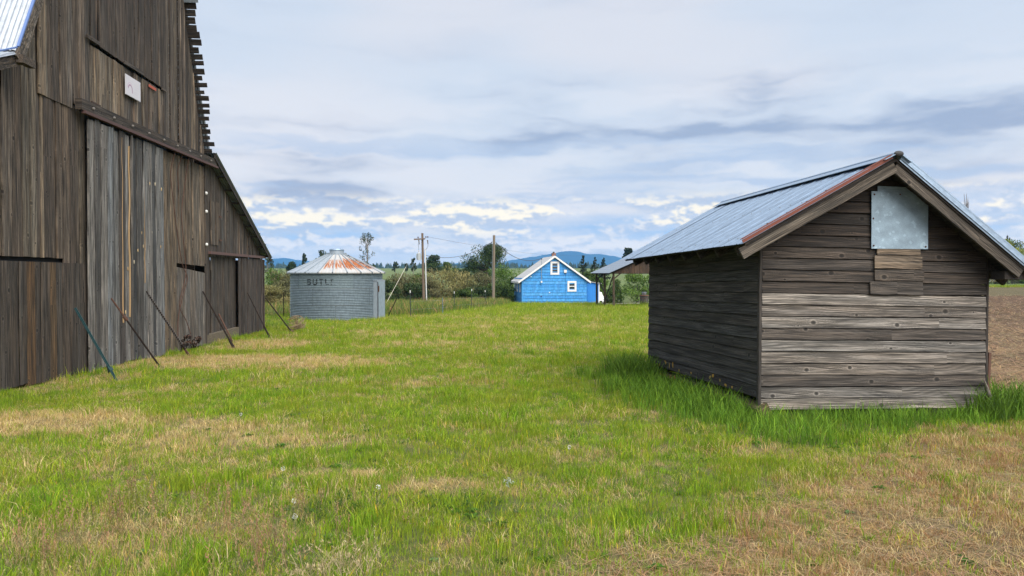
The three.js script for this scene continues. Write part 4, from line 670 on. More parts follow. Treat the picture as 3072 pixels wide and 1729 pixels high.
  part('cable_run', rod([4.62, 0.5, 0.05], [4.62, 3.25, 0.05], 0.012), mat([0.03, 0.12, 0.32]), house);
  for (const [x, y, c, q] of [[2.92, 1.24, [0.7, 0.75, 0.8], 0.06], [2.06, 0.85, [0.03, 0.06, 0.18], 0.07], [1.68, 0.18, [0.015, 0.02, 0.08], 0.08], [1.2, 0.2, [0.03, 0.08, 0.3], 0.045], [0.95, 2.92, [0.75, 0.75, 0.75], 0.06], [6.75, 2.5, [0.05, 0.2, 0.45], 0.06]]) part('vent', new THREE.CylinderGeometry(q, q * 1.1, 0.06, 10).rotateX(Math.PI / 2).translate(x, y, 0.06), mat(c, 0.6), house);
  // entry lean-to on the right
  const lean = new THREE.Group(); lean.name = 'lean_to'; house.add(lean); lean.position.set(W, 0, -2.6);
  { const s = new THREE.Shape([[0.05, -0.1], [1.85, -0.1], [1.85, 2.1], [0.05, 2.36]].map((p) => new THREE.Vector2(...p))); part('wall', new THREE.ExtrudeGeometry(s, { depth: 2.4, bevelEnabled: false }).translate(0, 0, -2.4), mat([0.045, 0.28, 0.78], 0.95, { map: blueTex }), lean); }
  part('corner_board', box(0.1, 2.2, 0.1, 1.87, 1.0, 0.0), white, lean);
  { const q = part('roof_slab', new THREE.BoxGeometry(2.15, 0.06, 2.8).translate(1.07, 0, -1.2), roofM, lean); q.position.set(0, 2.46, 0); q.rotation.z = -0.148; }
  part('edge_board', box(0.06, 1.0, 0.06, 0.08, 1.3, 0.04), white, lean);
  { const s = part('hanging_bracket', new THREE.TorusGeometry(0.16, 0.05, 6, 10, 4).scale(0.7, 1.5, 1).translate(0.0, 2.02, 0.1), mat([0.012, 0.014, 0.03], 0.6), lean); }
}
// ---------------------------------------------------------------- open carport behind the shed
{
  const r = rng(39), gy = ground(8.4, 60.3), cp = thing('carport', 'open pole carport with metal roof and brown board gable behind the shed', 'carport', [8.4, gy, -60.3], 0.11);
  const post = [0.2, 0.155, 0.1], H = 2.98, W = 5.6, D = 6.2, AP = 4.2, k = (AP - H) / (W / 2);
  for (const x of [0, W]) for (const z of [0, -D / 2, -D]) part('post', tinted(rod([x, -0.25, z], [x + (r() - 0.5) * 0.08, H, z], 0.105, 0.09, 9), vary(post, r, 0.15)), M.barn, cp);
  for (const x of [0, W]) part('eave_beam', tinted(beam([x, H - 0.06, 0.2], [x, H - 0.06, -D - 0.2], 0.1, 0.2), [0.08, 0.065, 0.05]), M.barn, cp);
  for (const z of [0, -D]) part('tie_beam', tinted(beam([0.06, H - 0.08, z], [W - 0.06, H - 0.08, z], 0.08, 0.18), [0.1, 0.075, 0.055]), M.barn, cp);
  for (const [a, b, c] of [[[0, H - 0.7, -D], [0.65, H - 0.1, -D], [0.06, 0.05, 0.04]], [[0.05, H - 0.5, -D], [0.3, 0.5, -D / 2], [0.22, 0.21, 0.2]], [[0, H - 0.2, -0.1], [-0.1, 0.2, -D / 2], [0.06, 0.05, 0.045]], [[0.0, H - 0.6, 0], [0.6, H - 0.1, 0], [0.2, 0.17, 0.13]]]) part('brace', tinted(beam(a, b, 0.06, 0.1), c), M.barn, cp);
  for (const z of [0.08, -D - 0.08]) { const n = 26; for (let i = 0; i < n; i++) { const x0 = W * i / n, x1 = W * (i + 1) / n, f = (x) => AP - 0.06 - Math.abs(x - W / 2) * k; const q = part('gable_board', board(x1 - x0 - 0.008, Math.max(0.06, f(x0) - H + 0.12), 0.02, r, { h1: Math.max(0.06, f(x1) - H + 0.12), col: vary([0.21, 0.135, 0.09], r, 0.3), seg: 1 }), M.barn, cp); q.position.set((x0 + x1) / 2, H - 0.14, z); } }
  const ov = 0.5, L = Math.hypot(W / 2 + ov, (W / 2 + ov) * k), prof = (z) => (((z % 0.3) + 0.3) % 0.3 < 0.05 ? 0.025 : 0), g = ribbed(L, 0.92, prof, 0.05), m = new THREE.MeshStandardMaterial({ color: new THREE.Color().setRGB(0.36, 0.41, 0.48), map: galvTex, metalness: 0.45, roughness: 0.5 });
  for (const s of [-1, 1]) { const roof = new THREE.Group(); roof.name = 'roof'; cp.add(roof); roof.position.set(W / 2, AP + 0.1, 0); if (s < 0) roof.rotation.y = Math.PI; for (let i = 0; i < 8; i++) { const z = 0.55 - (i + 1) * 0.9; const q = part('roof_sheet', g, m, roof); q.position.set(0, (i % 2) * 0.005, s > 0 ? z : -z - 0.9); q.rotation.z = -Math.atan(k); } for (let i = 0; i < 8; i++) part('rafter', tinted(beam([0.02, -0.09, (s > 0 ? -1 : 1) * i * D / 7], [W / 2 + ov - 0.06, -0.09 - (W / 2 + ov - 0.06) * k, (s > 0 ? -1 : 1) * i * D / 7], 0.05, 0.12), [0.09, 0.07, 0.055]), M.barn, roof); }
}
// ---------------------------------------------------------------- white car on the drive
{
  const gy = ground(10.95, 90) + 0.05, car = thing('parked_car', 'white car parked on the drive, its front to the yard', 'car', [10.6, gy, -90], 0.1);
  const white = new THREE.MeshPhysicalMaterial({ color: new THREE.Color().setRGB(0.72, 0.73, 0.75), roughness: 0.3, clearcoat: 0.8 }), glass = new THREE.MeshPhysicalMaterial({ color: new THREE.Color().setRGB(0.03, 0.04, 0.05), roughness: 0.05, clearcoat: 1 }), black = mat([0.015, 0.015, 0.016], 0.7);
  const side = new THREE.Shape(); side.moveTo(-0.02, 0.34); side.lineTo(-0.05, 0.62); side.quadraticCurveTo(0.0, 0.86, 0.35, 0.92); side.lineTo(1.15, 1.02); side.lineTo(1.9, 1.52); side.quadraticCurveTo(2.5, 1.63, 3.6, 1.56); side.lineTo(4.25, 1.1); side.lineTo(4.4, 0.6); side.lineTo(4.35, 0.32); side.lineTo(3.9, 0.3); side.absarc(3.5, 0.32, 0.38, 0, Math.PI, false); side.lineTo(1.3, 0.3); side.absarc(0.9, 0.32, 0.38, 0, Math.PI, false); side.closePath();
  part('body', new THREE.ExtrudeGeometry(side, { depth: 1.66, bevelEnabled: true, bevelSize: 0.07, bevelThickness: 0.07, bevelSegments: 3, curveSegments: 10 }).translate(0, 0, -0.83).rotateY(Math.PI / 2), white, car);
  { const q = part('windscreen', new THREE.BoxGeometry(1.42, 0.84, 0.02), glass, car); q.position.set(0, 1.3, -1.47); q.rotation.x = -0.98; }
  for (const s of [-1, 1]) { const w = new THREE.Shape([[1.35, 1.05], [1.95, 1.45], [3.5, 1.5], [3.95, 1.12]].map((p) => new THREE.Vector2(...p))); part('side_window', new THREE.ExtrudeGeometry(w, { depth: 0.01, bevelEnabled: false }).rotateY(Math.PI / 2).translate(s * 0.905, 0, 0), glass, car); part('headlight', box(0.34, 0.14, 0.1, s * 0.62, 0.76, 0.04), mat([0.5, 0.52, 0.55], 0.15), car); part('mirror', box(0.2, 0.13, 0.1, s * 1.0, 1.1, -1.25), white, car);
    for (const z of [-0.9, -3.5]) { const w2 = new THREE.Group(); w2.name = 'wheel'; car.add(w2); w2.position.set(s * 0.8, 0.32, z); part('tyre', new THREE.TorusGeometry(0.25, 0.085, 8, 20).rotateY(Math.PI / 2), black, w2); part('rim', new THREE.CylinderGeometry(0.19, 0.19, 0.12, 14).rotateZ(Math.PI / 2), mat([0.35, 0.35, 0.36], 0.4), w2); } }
  part('grille', box(1.0, 0.2, 0.06, 0, 0.52, 0.1), black, car); part('bumper', box(1.5, 0.14, 0.1, 0, 0.36, 0.08), mat([0.08, 0.08, 0.085], 0.6), car); part('number_plate', box(0.32, 0.12, 0.02, 0, 0.5, 0.14), mat([0.6, 0.62, 0.62], 0.5), car);
}
// old stave tub with a pail on it, beside the shed's far corner
{
  const x = 12.75, d = 70.5, tub = thing('stave_tub', 'grey wooden stave tub seen past the far corner of the shed', 'tub', [x, ground(x, d), -d]);
  const r = rng(91); for (let i = 0; i < 14; i++) { const a = i / 14 * Math.PI * 2; const q = part('stave', board(0.17, 0.82, 0.03, r, { col: vary([0.26, 0.24, 0.22], r, 0.25), seg: 1 }), M.barn, tub); q.position.set(0.38 * Math.sin(a), 0, 0.38 * Math.cos(a)); q.rotation.y = a; }
  part('hoop', new THREE.TorusGeometry(0.4, 0.018, 5, 24).rotateX(Math.PI / 2).translate(0, 0.6, 0), M.rust, tub);
  part('lid', new THREE.CylinderGeometry(0.46, 0.46, 0.07, 16).translate(0, 0.86, 0), mat([0.2, 0.1, 0.06]), tub);
  const pail = thing('metal_pail', 'small dented grey pail standing on the wooden tub', 'pail', [x, ground(x, d) + 0.895, -d]);
  part('bowl', new THREE.LatheGeometry([[0, 0], [0.17, 0], [0.24, 0.28], [0.22, 0.29], [0, 0.27]].map((p) => new THREE.Vector2(...p)), 14), M.galvDull, pail);
  part('handle', new THREE.TorusGeometry(0.2, 0.012, 5, 12, Math.PI).translate(0, 0.28, 0), M.iron, pail);
}
// ---------------------------------------------------------------- power poles and their wires
const wires = [];
{
  const wood = tintedWood([0.24, 0.17, 0.12]), wood2 = tintedWood([0.3, 0.245, 0.18]);
  function tintedWood(c) { return mat(c, 0.95, { map: speckTexture(921, (u, v, n) => { const s = 0.8 + 0.16 * n(u * 22, v * 1.5) + 0.08 * n(u * 60, v * 6); return [s, s, s]; }, 256) }); }
  const p1 = [-8.28, 68], g1 = ground(...p1), A = thing('power_pole', 'brown wooden power pole with crossarm and grey transformer', 'utility pole', [p1[0], g1, -p1[1]]);
  part('shaft', rod([0.08, -0.3, 0], [-0.05, 6.75, 0], 0.13, 0.1, 12), wood, A);
  part('conduit', rod([0.36, -0.2, 0.12], [0.22, 5.3, 0.1], 0.055), mat([0.55, 0.56, 0.56], 0.5), A);
  part('crossarm', box(1.05, 0.12, 0.1, 0.02, 6.2, 0.17), wood, A).rotation.z = 0.05;
  for (const x of [-0.42, 0.3, 0.47]) { const q = new THREE.Group(); q.name = 'insulator'; A.add(q); q.position.set(x, 6.3 + x * 0.05, 0.17); part('pin', rod([0, -0.05, 0], [0, 0.1, 0], 0.015), M.iron, q); part('bell', new THREE.LatheGeometry([[0.0, 0.14], [0.05, 0.13], [0.06, 0.08], [0.085, 0.03], [0.0, 0.03]].map((p) => new THREE.Vector2(...p)), 10), mat([0.09, 0.05, 0.04], 0.3), q); }
  for (const x of [-0.36, 0.45]) part('fuse_holder', rod([x, 6.1, 0.2], [x + 0.06, 5.7, 0.26], 0.055, 0.04), mat([0.07, 0.065, 0.065], 0.4), A);
  const tf = new THREE.Group(); tf.name = 'transformer'; A.add(tf); tf.position.set(-0.36, 4.55, 0.16);
  part('tank', new THREE.CylinderGeometry(0.18, 0.18, 0.62, 16), mat([0.4, 0.43, 0.45], 0.5, { metalness: 0.2 }), tf); part('lid', new THREE.CylinderGeometry(0.1, 0.19, 0.08, 16).translate(0, 0.35, 0), mat([0.42, 0.45, 0.47], 0.5), tf); part('bushing', rod([0, 0.38, 0], [0, 0.62, 0], 0.035, 0.02), mat([0.3, 0.25, 0.22], 0.3), tf); part('fins', box(0.46, 0.46, 0.05, 0, 0, 0), mat([0.36, 0.39, 0.41], 0.5), tf);
  part('jumper', tube([[0.48, 6.05, 0.2], [0.5, 5.6, 0.2], [0.4, 5.35, 0.2], [0.24, 5.2, 0.12]], 0.014, 20, 5), M.iron, A); part('jumper', tube([[-0.36, 6.0, 0.2], [-0.38, 5.5, 0.22], [-0.36, 5.15, 0.16]], 0.012, 16, 5), M.iron, A);
  const p2 = [-1.86, 74], g2 = ground(...p2), B = thing('power_pole', 'bare pale wooden pole left of the blue house', 'utility pole', [p2[0], g2, -p2[1]]);
  part('shaft', rod([-0.04, -0.3, 0], [0.05, 7.0, 0], 0.155, 0.12, 12), wood2, B); part('wire_hook', rod([-0.15, 6.35, 0.1], [-0.28, 6.1, 0.12], 0.03), M.iron, B); part('ground_wire', rod([-0.16, 1.5, 0.16], [-0.12, 6.2, 0.16], 0.012), M.galvDull, B);
  const sag = (a, b, s, n = 12) => { const p = []; for (let i = 0; i <= n; i++) { const f = i / n; p.push([lerp(a[0], b[0], f), lerp(a[1], b[1], f) - s * 4 * f * (1 - f), lerp(a[2], b[2], f)]); } return p; };
  const W = (label, a, b, s, r0 = 0.018, g = 'overhead wires') => { const o = part(numbered('overhead_wire'), tube(sag(a, b, s), r0, 40, 5), mat([0.05, 0.05, 0.055], 0.7), scene); info(o, label, 'wire', g); };
  const a1 = [p1[0] + 0.25, g1 + 4.7, -p1[1] + 0.1], b1 = [p2[0] - 0.2, g2 + 6.3, -p2[1] + 0.1], roofTip = [3.1, ground(1.1, 77) + 4.8, -76.9];
  W('thick sagging wire between the two power poles', a1, b1, 0.75, 0.022); W('sagging wire from the pale pole to the mast of the blue house', [p2[0] + 0.2, g2 + 6.3, -p2[1] + 0.1], roofTip, 0.85, 0.026);
  W('thin high wire running right from the crossarm toward the hills', [p1[0] + 0.45, g1 + 6.4, -p1[1] + 0.17], [30, 8.5, -230], 1.5, 0.01);
  const gx = -10.15, gd = 57.6, gg = ground(gx, gd), top = [p1[0] - 0.1, g1 + 6.3, -p1[1] + 0.1], guy = thing('guy_wire', 'pale slanting guy wire guard running down from the power pole', 'guy wire', [gx, gg, -gd]), V = [top[0] - gx, top[1] - gg, top[2] + gd];
  part('guard', rod([0, 0, 0], V.map((v) => v * 0.55), 0.015), mat([0.6, 0.55, 0.46], 0.6), guy); part('strand', rod(V.map((v) => v * 0.55), V, 0.008), M.galvDull, guy);
}
// ---------------------------------------------------------------- steel fence posts beyond the bin
{
  const G = 'steel posts of the wire fence', green = mat([0.03, 0.04, 0.035], 0.6), cap = mat([0.72, 0.72, 0.7], 0.5), blue = mat([0.1, 0.16, 0.2], 0.5), rusty = M.iron;
  const list = [[-12.03, 38.5, 1.45, 0, rusty, false, 'dark rusty fence post between the barn corner and the bin'], [-6.75, 39.4, 1.25, -0.45, rusty, false, 'dark fence post leaning over beside the bin door'], [-5.6, 40.3, 1.55, 0.01, green, true, 'white-tipped fence post nearest the bin, right of it'],
    [-4.2, 44.4, 1.1, 0.02, blue, false, 'short bluish fence post, second right of the bin'], [-3.95, 50, 1.45, 0.0, green, true, 'white-tipped fence post in the middle of the row'], [-2.95, 53, 1.6, -0.02, green, true, 'tall white-tipped fence post, next to last toward the pale pole'], [-2.05, 59, 1.5, 0.08, green, true, 'tilted white-tipped fence post closest to the pale pole']];
  for (const [x, d, h, tilt, m, tip, label] of list) {
    const o = thing('fence_post', label, 'fence post', [x, ground(x, d) - 0.05, -d], 0, G); o.rotation.z = -tilt * -1;
    part('web', box(0.045, h, 0.012, 0, h / 2, 0), m, o); part('flange', box(0.012, h - 0.01, 0.04, 0, h / 2, 0.02), m, o);
    for (let i = 0; i < 8; i++) part('stud', box(0.03, 0.015, 0.02, 0, 0.25 + i * (h - 0.4) / 8, -0.012), m, o);
    if (tip) part('white_tip', box(0.055, 0.14, 0.05, 0, h - 0.06, 0.005), cap, o);
  }
  for (let wv = 0; wv < 2; wv++) { const pts = list.slice(2).map(([x, d, h]) => [x, ground(x, d) + 0.45 + wv * 0.45, -d]); info(part(numbered('fence_wire'), tube(pts, 0.004, 60, 4), mat([0.2, 0.2, 0.2], 0.6), scene), (wv ? 'upper' : 'lower') + ' plain wire of the fence right of the grain bin', 'wire', 'fence wires'); }
}
// ---------------------------------------------------------------- trees and bushes
const leafM = new THREE.MeshPhysicalMaterial({ vertexColors: true, roughness: 0.9, specularIntensity: 0.3, transmission: 0.3, thickness: 0, side: THREE.DoubleSide });
const twigM = new THREE.MeshStandardMaterial({ vertexColors: true, roughness: 0.95 });
const TONES = { bright: [[0.1, 0.18, 0.026], [0.13, 0.215, 0.032], [0.07, 0.135, 0.02]], green: [[0.08, 0.135, 0.028], [0.11, 0.165, 0.03], [0.058, 0.1, 0.022]], dark: [[0.05, 0.085, 0.026], [0.066, 0.105, 0.03], [0.04, 0.068, 0.024]],
  olive: [[0.24, 0.22, 0.08], [0.29, 0.25, 0.1], [0.18, 0.175, 0.065]], brown: [[0.155, 0.15, 0.07], [0.125, 0.13, 0.055], [0.18, 0.165, 0.075]], pine: [[0.026, 0.046, 0.022], [0.036, 0.058, 0.026], [0.022, 0.038, 0.02]], sparse: [[0.06, 0.085, 0.035], [0.05, 0.07, 0.035], [0.08, 0.1, 0.045]], lime: [[0.2, 0.23, 0.035], [0.25, 0.27, 0.05], [0.14, 0.18, 0.03]], bare: [[0.2, 0.18, 0.17], [0.24, 0.22, 0.2], [0.2, 0.18, 0.17]] };
function leaf(s, r, p, size, col, long = 1) {
  const a = r() * 6.283, b = (r() - 0.5) * 2.6, ca = Math.cos(a), sa = Math.sin(a), cb = Math.cos(b), sb = Math.sin(b), u = [ca * cb, sb, sa * cb], v = [-sa, (r() - 0.5) * 0.8, ca], L = size * long * (0.7 + r() * 0.6), w = size * 0.55 * (0.7 + r() * 0.6);
  const P = (f, g) => [p[0] + u[0] * L * f + v[0] * w * g, p[1] + u[1] * L * f + v[1] * w * g, p[2] + u[2] * L * f + v[2] * w * g];
  s.quad(P(-0.5, 0), P(0, 0.5), P(0.5, 0), P(0, -0.5), col);
}
function crownOf(r, clumps, per, size, tones, { sliver = 0, long = 1.2 } = {}) {
  const s = new Soup();
  for (const [cx, cy, cz, q, qy = q] of clumps) {
    const n = Math.round(per * (0.6 + r() * 0.8)), base = tones[Math.floor(r() * tones.length)];
    for (let i = 0; i < n; i++) {
      const th = r() * 6.283, z = r() * 2 - 1, rr = Math.cbrt(0.25 + 0.75 * r()) * (0.85 + 0.3 * r()), k = Math.sqrt(1 - z * z), p = [cx + q * rr * k * Math.cos(th), cy + qy * rr * z, cz + q * rr * k * Math.sin(th)];
      if (p[1] < 0.03) p[1] = 0.03 + r() * 0.2;
      const t = r() < 0.25 ? tones[Math.floor(r() * tones.length)] : base, m = 0.75 + r() * 0.5;
      leaf(s, r, p, size, [t[0] * m, t[1] * m, t[2] * m], r() < sliver ? 3.2 : long);
    }
  }
  return s.build();
}
function limbs(r, list, col) { return mergeGeometries(list.map(([a, b, r0, r1]) => tinted(rod(a, b, r0, r1, 6), vary(col, r, 0.2)))); }
let treeSeed = 1000;
function plant(kind, x, d, h, w, tone, label, group) {
  const r = rng(treeSeed += 17), T = TONES[tone], far = d > 125, name = kind === 'conifer' ? 'conifer' : kind === 'tree' ? 'broadleaf_tree' : 'bush';
  const o = thing(name, label, kind === 'bush' || kind === 'willow' ? 'bush' : 'tree', [x, ground(x, d) - 0.05, -d], r() * 6, group), size = Math.max(0.1, d * 0.0021);
  const bark = tone === 'bare' || tone === 'sparse' ? [0.16, 0.14, 0.12] : [0.085, 0.068, 0.052];
  if (kind === 'conifer') {
    part('trunk', limbs(r, [[[0, 0, 0], [0, h * 0.96, 0], w * 0.12, 0.02]], bark), twigM, o);
    const cl = [], tiers = 13; for (let i = 0; i < tiers; i++) { const f = 0.14 + 0.86 * i / tiers, R = w * (1 - f) ** 0.75 * 1.1, n = Math.max(2, Math.round(7 * (1 - f) + 2)); for (let j = 0; j < n; j++) { const a = r() * 6.28, q = R * (0.35 + 0.65 * r()); cl.push([q * Math.cos(a), h * (f + (r() - 0.5) * 0.05) - q * 0.15, q * Math.sin(a), Math.max(0.12, w * 0.3 * (1.15 - f)), h * 0.03]); } }
    part('crown', crownOf(r, cl, far ? 22 : 40, size * 0.9, T), leafM, o);
  } else if (kind === 'tree') {
    const thin = tone === 'sparse', tall = h > w * 4, stems = [[[0, 0, 0], [(r() - 0.5) * w * 0.2, h * 0.55, (r() - 0.5) * w * 0.2], Math.max(0.1, w * 0.09), w * 0.06]], cl = [], top = stems[0][1], n = tone === 'bare' ? 26 : thin ? 30 : 48;
    stems.push([top, [top[0] * 1.4, h * 0.95, top[2]], w * 0.06, 0.02]);
    for (let i = 0; i < n; i++) { const f = (thin ? 0.28 : 0.3) + 0.7 * Math.pow(r(), 0.8), a = r() * 6.28, prof = Math.sin(Math.PI * clamp((f - 0.18) / 0.9) ** 0.8), R = w * (0.3 + 0.7 * prof) * (0.35 + 0.65 * r()), p = [R * Math.cos(a), h * f, R * Math.sin(a)]; const y0 = h * clamp(f - 0.16, 0.18, 0.9); stems.push([[top[0] * y0 / h * 1.6, y0, top[2] * y0 / h], p, w * 0.028, w * 0.008]); cl.push([p[0], Math.min(p[1], h * 0.95), p[2], w * (thin ? 0.19 : 0.33) * (0.7 + r() * 0.6), w * (thin ? 0.19 : 0.27) * (tall ? 1.5 : 1)]); }
    part('trunk', limbs(r, stems, bark), twigM, o);
    if (tone !== 'bare') part('crown', crownOf(r, cl, thin ? 34 : far ? 80 : 210, size * (thin ? 0.85 : 1), T), leafM, o);
    else part('crown', limbs(r, Array.from({ length: 60 }, () => { const f = 0.35 + 0.6 * r(), a = r() * 6.28, y = h * f; return [[0, y, 0], [w * 2 * (1 - f * 0.7) * Math.cos(a), y + 0.7 + r(), w * 2 * (1 - f * 0.7) * Math.sin(a)], 0.018, 0.006]; }), bark), twigM, o);
  } else {
    const stems = [], cl = [], n = kind === 'willow' ? 38 : 34, bushy = kind === 'bush';
    for (let i = 0; i < n; i++) { const a = r() * 6.28, f = 0.12 + 0.8 * r(), dome = Math.sqrt(Math.max(0.03, 1 - (Math.max(0, f - 0.25) / 0.75) ** 2)), R = w * dome * Math.sqrt(r()) * 0.92; cl.push([R * Math.cos(a), h * f * 0.93, R * Math.sin(a), w * 0.3 * (0.7 + 0.6 * r()), h * 0.12 * (0.8 + 0.5 * r())]); if (i < 16) stems.push([[(r() - 0.5) * w * 0.4, 0, (r() - 0.5) * w * 0.4], [R * 0.95 * Math.cos(a), h * (f + 0.05), R * 0.95 * Math.sin(a)], 0.03, 0.01]); }
    part('stem', limbs(r, stems, kind === 'willow' ? [0.13, 0.105, 0.08] : bark), twigM, o);
    part('crown', crownOf(r, cl, (bushy ? 150 : 170) * (far ? 0.5 : 1), size * (bushy ? 0.95 : 0.8), T, { sliver: kind === 'willow' ? 0.5 : 0.06 }), leafM, o);
  }
  return o;
}
{
  const C = 'brush along the creek', F = 'single trees on the far field edge', R = 'trees beyond the ploughed field', H = 'greenery around the blue house';
  for (const q of [
    ['bush', -20.5, 62, 3.3, 1.1, 'bright', 'fresh green bush just past the far corner of the barn', C], ['willow', -18.7, 60, 2.9, 1.2, 'brown', 'tall bare brown brush between the barn and the grain bin', C], ['willow', -17.2, 52, 1.7, 1.1, 'olive', 'low olive scrub beside the last leaning pole', C], ['willow', -16.2, 54, 1.6, 1.2, 'brown', 'brown scrub touching the left side of the grain bin', C], ['willow', -20.6, 57, 1.9, 1.6, 'olive', 'olive scrub right behind the barn corner', C],
    ['bush', -11.3, 66, 2.4, 1.0, 'dark', 'dark bush right behind the door side of the grain bin', C], ['willow', -10.6, 72, 2.9, 1.5, 'brown', 'bare brown bush crossed by the guy wire', C], ['bush', -9.3, 70, 2.2, 1.0, 'dark', 'dark green bush close left of the transformer pole', C], ['bush', -11.2, 86, 3.8, 1.3, 'green', 'green bush far behind the guy wire', C],
    ['willow', -7.0, 80, 3.75, 2.3, 'olive', 'large rounded olive willow right of the transformer pole', C], ['willow', -9.0, 77, 2.7, 1.2, 'brown', 'brown bush behind the foot of the transformer pole', C], ['bush', -9.1, 72.5, 1.2, 0.8, 'green', 'low green bush at the foot of the transformer pole', C], ['willow', -4.3, 84, 3.5, 2.0, 'brown', 'reddish brown bush between the olive willow and the pale pole', C], ['bush', -5.2, 78, 1.8, 1.3, 'green', 'low green bush in front of the large olive willow', C],
    ['bush', -3.5, 80, 2.0, 1.3, 'dark', 'dark low bush just left of the pale pole', C], ['tree', -3.5, 104, 5.6, 2.3, 'dark', 'broad dark tree behind the pale pole', C], ['conifer', -3.9, 108, 6.0, 1.1, 'pine', 'pine tip rising from the broad dark tree', C], ['bush', -1.1, 90, 5.0, 2.1, 'bright', 'tall bright green bush between the pale pole and the house', C], ['bush', -1.5, 83, 2.6, 1.7, 'green', 'green bush low against the pale pole', C], ['bush', 0.4, 97, 3.0, 1.3, 'dark', 'dark bush against the left wall of the house', C],
    ['conifer', 13.6, 140, 5.4, 1.3, 'pine', 'left conifer of the three right of the house', H], ['conifer', 15.4, 136, 4.9, 1.5, 'pine', 'middle conifer of the three right of the house', H], ['conifer', 18.0, 144, 5.0, 1.3, 'pine', 'right conifer of the three right of the house', H], ['bush', 11.2, 106, 2.6, 1.5, 'green', 'green bush under the three conifers', H], ['bush', 11.9, 97, 2.9, 1.2, 'bright', 'bright bush seen between the carport posts', H], ['bush', 14.2, 82, 3.9, 2.3, 'bright', 'large leafy bush under the carport gable', H], ['bush', 13.0, 92, 3.3, 1.4, 'green', 'green bush behind the large leafy one', H], ['bush', 17.6, 84, 3.6, 2.0, 'green', 'green bush beside the shed far corner', H], ['tree', 33.4, 210, 8.3, 1.5, 'pine', 'single dark tree over the carport roof', H],
    ['tree', -29.7, 150, 10.0, 1.7, 'sparse', 'tall sparse tree standing behind the grain bin', F], ['tree', -63.4, 190, 5.3, 1.7, 'sparse', 'spreading tree seen right at the barn eave', F], ['bush', -60.2, 200, 4.7, 1.5, 'dark', 'rounded dark bush on the field left of the bin', F], ['tree', -65.2, 230, 7.4, 0.9, 'sparse', 'slim tree nearest the left edge of the bin roof', F], ['conifer', -68.5, 240, 6.6, 0.8, 'pine', 'slim conifer left of the bin roof', F], ['tree', -54.6, 210, 7.8, 1.7, 'sparse', 'tree peeping over the left slope of the bin roof', F],
    ['tree', -41.5, 260, 4.7, 1.2, 'sparse', 'first small tree right of the bin on the far field', F], ['tree', -40.5, 280, 4.1, 0.7, 'sparse', 'second small tree right of the bin on the far field', F], ['tree', -33.7, 250, 5.9, 1.3, 'sparse', 'third small tree right of the bin, left of the pole', F], ['tree', -18.1, 170, 5.5, 2.1, 'dark', 'dark tree on the field right of the transformer pole', F], ['tree', -16.2, 180, 4.1, 1.2, 'green', 'small green tree next to the dark one on the field', F], ['bush', -34.3, 180, 4.0, 1.2, 'dark', 'dark bush at the foot of the tall sparse tree', F], ['bush', -11.7, 150, 3.0, 1.6, 'green', 'green field bush above the large olive willow', F], ['bush', -9.2, 140, 2.8, 1.4, 'dark', 'dark field bush left of the broad dark tree', F],
    ['bush', 75.2, 110, 7.0, 3.8, 'lime', 'tall yellow-green bush at the right edge behind the shed eave', R], ['tree', 102.5, 150, 8.3, 2.8, 'green', 'broad green tree at the right edge of the field', R], ['conifer', 108.4, 160, 10.3, 1.8, 'pine', 'dark conifer at the right edge of the field', R], ['bush', 74.2, 112, 3.2, 2.4, 'olive', 'olive bush seen under the right eave of the shed', R], ['bush', 81.4, 118, 4.1, 2.8, 'green', 'green bush left of the white building', R], ['bush', 78.9, 122, 3.0, 2.4, 'dark', 'dark bush behind the white trailer', R], ['bush', 88.5, 124, 4.4, 2.6, 'green', 'green bush behind the white building', R], ['tree', 37.2, 60, 7.1, 0.25, 'bare', 'bare pale treetop showing over the right roof slope', R],
  ]) { if (q[7] === C) { q[3] *= q[0] === 'willow' ? 1.16 : 1.08; q[4] *= 1.38; } plant(...q); }
}
// far wood: one dark line of conifers beyond the crest
{
  const r = rng(77), s = new Soup();
  for (let i = 0; i < 2600; i++) {
    const d = 1250 + r() * 420, x = -1150 + r() * 1900, h = 11 + 7 * r() + 4 * fbm(N1, x * 0.006, 3, 3), w = 2.6 + r() * 2.8, y = 6, n = 5, col = mix3([0.022, 0.04, 0.024], [0.05, 0.07, 0.035], r());
    if (fbm(N3, x * 0.004, 9, 3) < -0.45 && r() < 0.7) continue;
    for (let t = 0; t < 3; t++) for (let j = 0; j < n; j++) { const a = j / n * 6.283 + t, b = (j + 1) / n * 6.283 + t, q = w * (1 - t * 0.26) * (0.8 + 0.4 * r()), y0 = y + h * (0.05 + t * 0.28), y1 = y + h * (0.5 + t * 0.25); s.tri([x + q * Math.cos(a), y0, -d + q * Math.sin(a)], [x + q * Math.cos(b), y0, -d + q * Math.sin(b)], [x + (r() - 0.5) * 0.6, y1, -d], col); }
  }
  info(part('distant_wood', s.build(), twigM, scene), 'thin dark line of distant conifers along the far field edge', 'woodland', null, 'stuff');
}
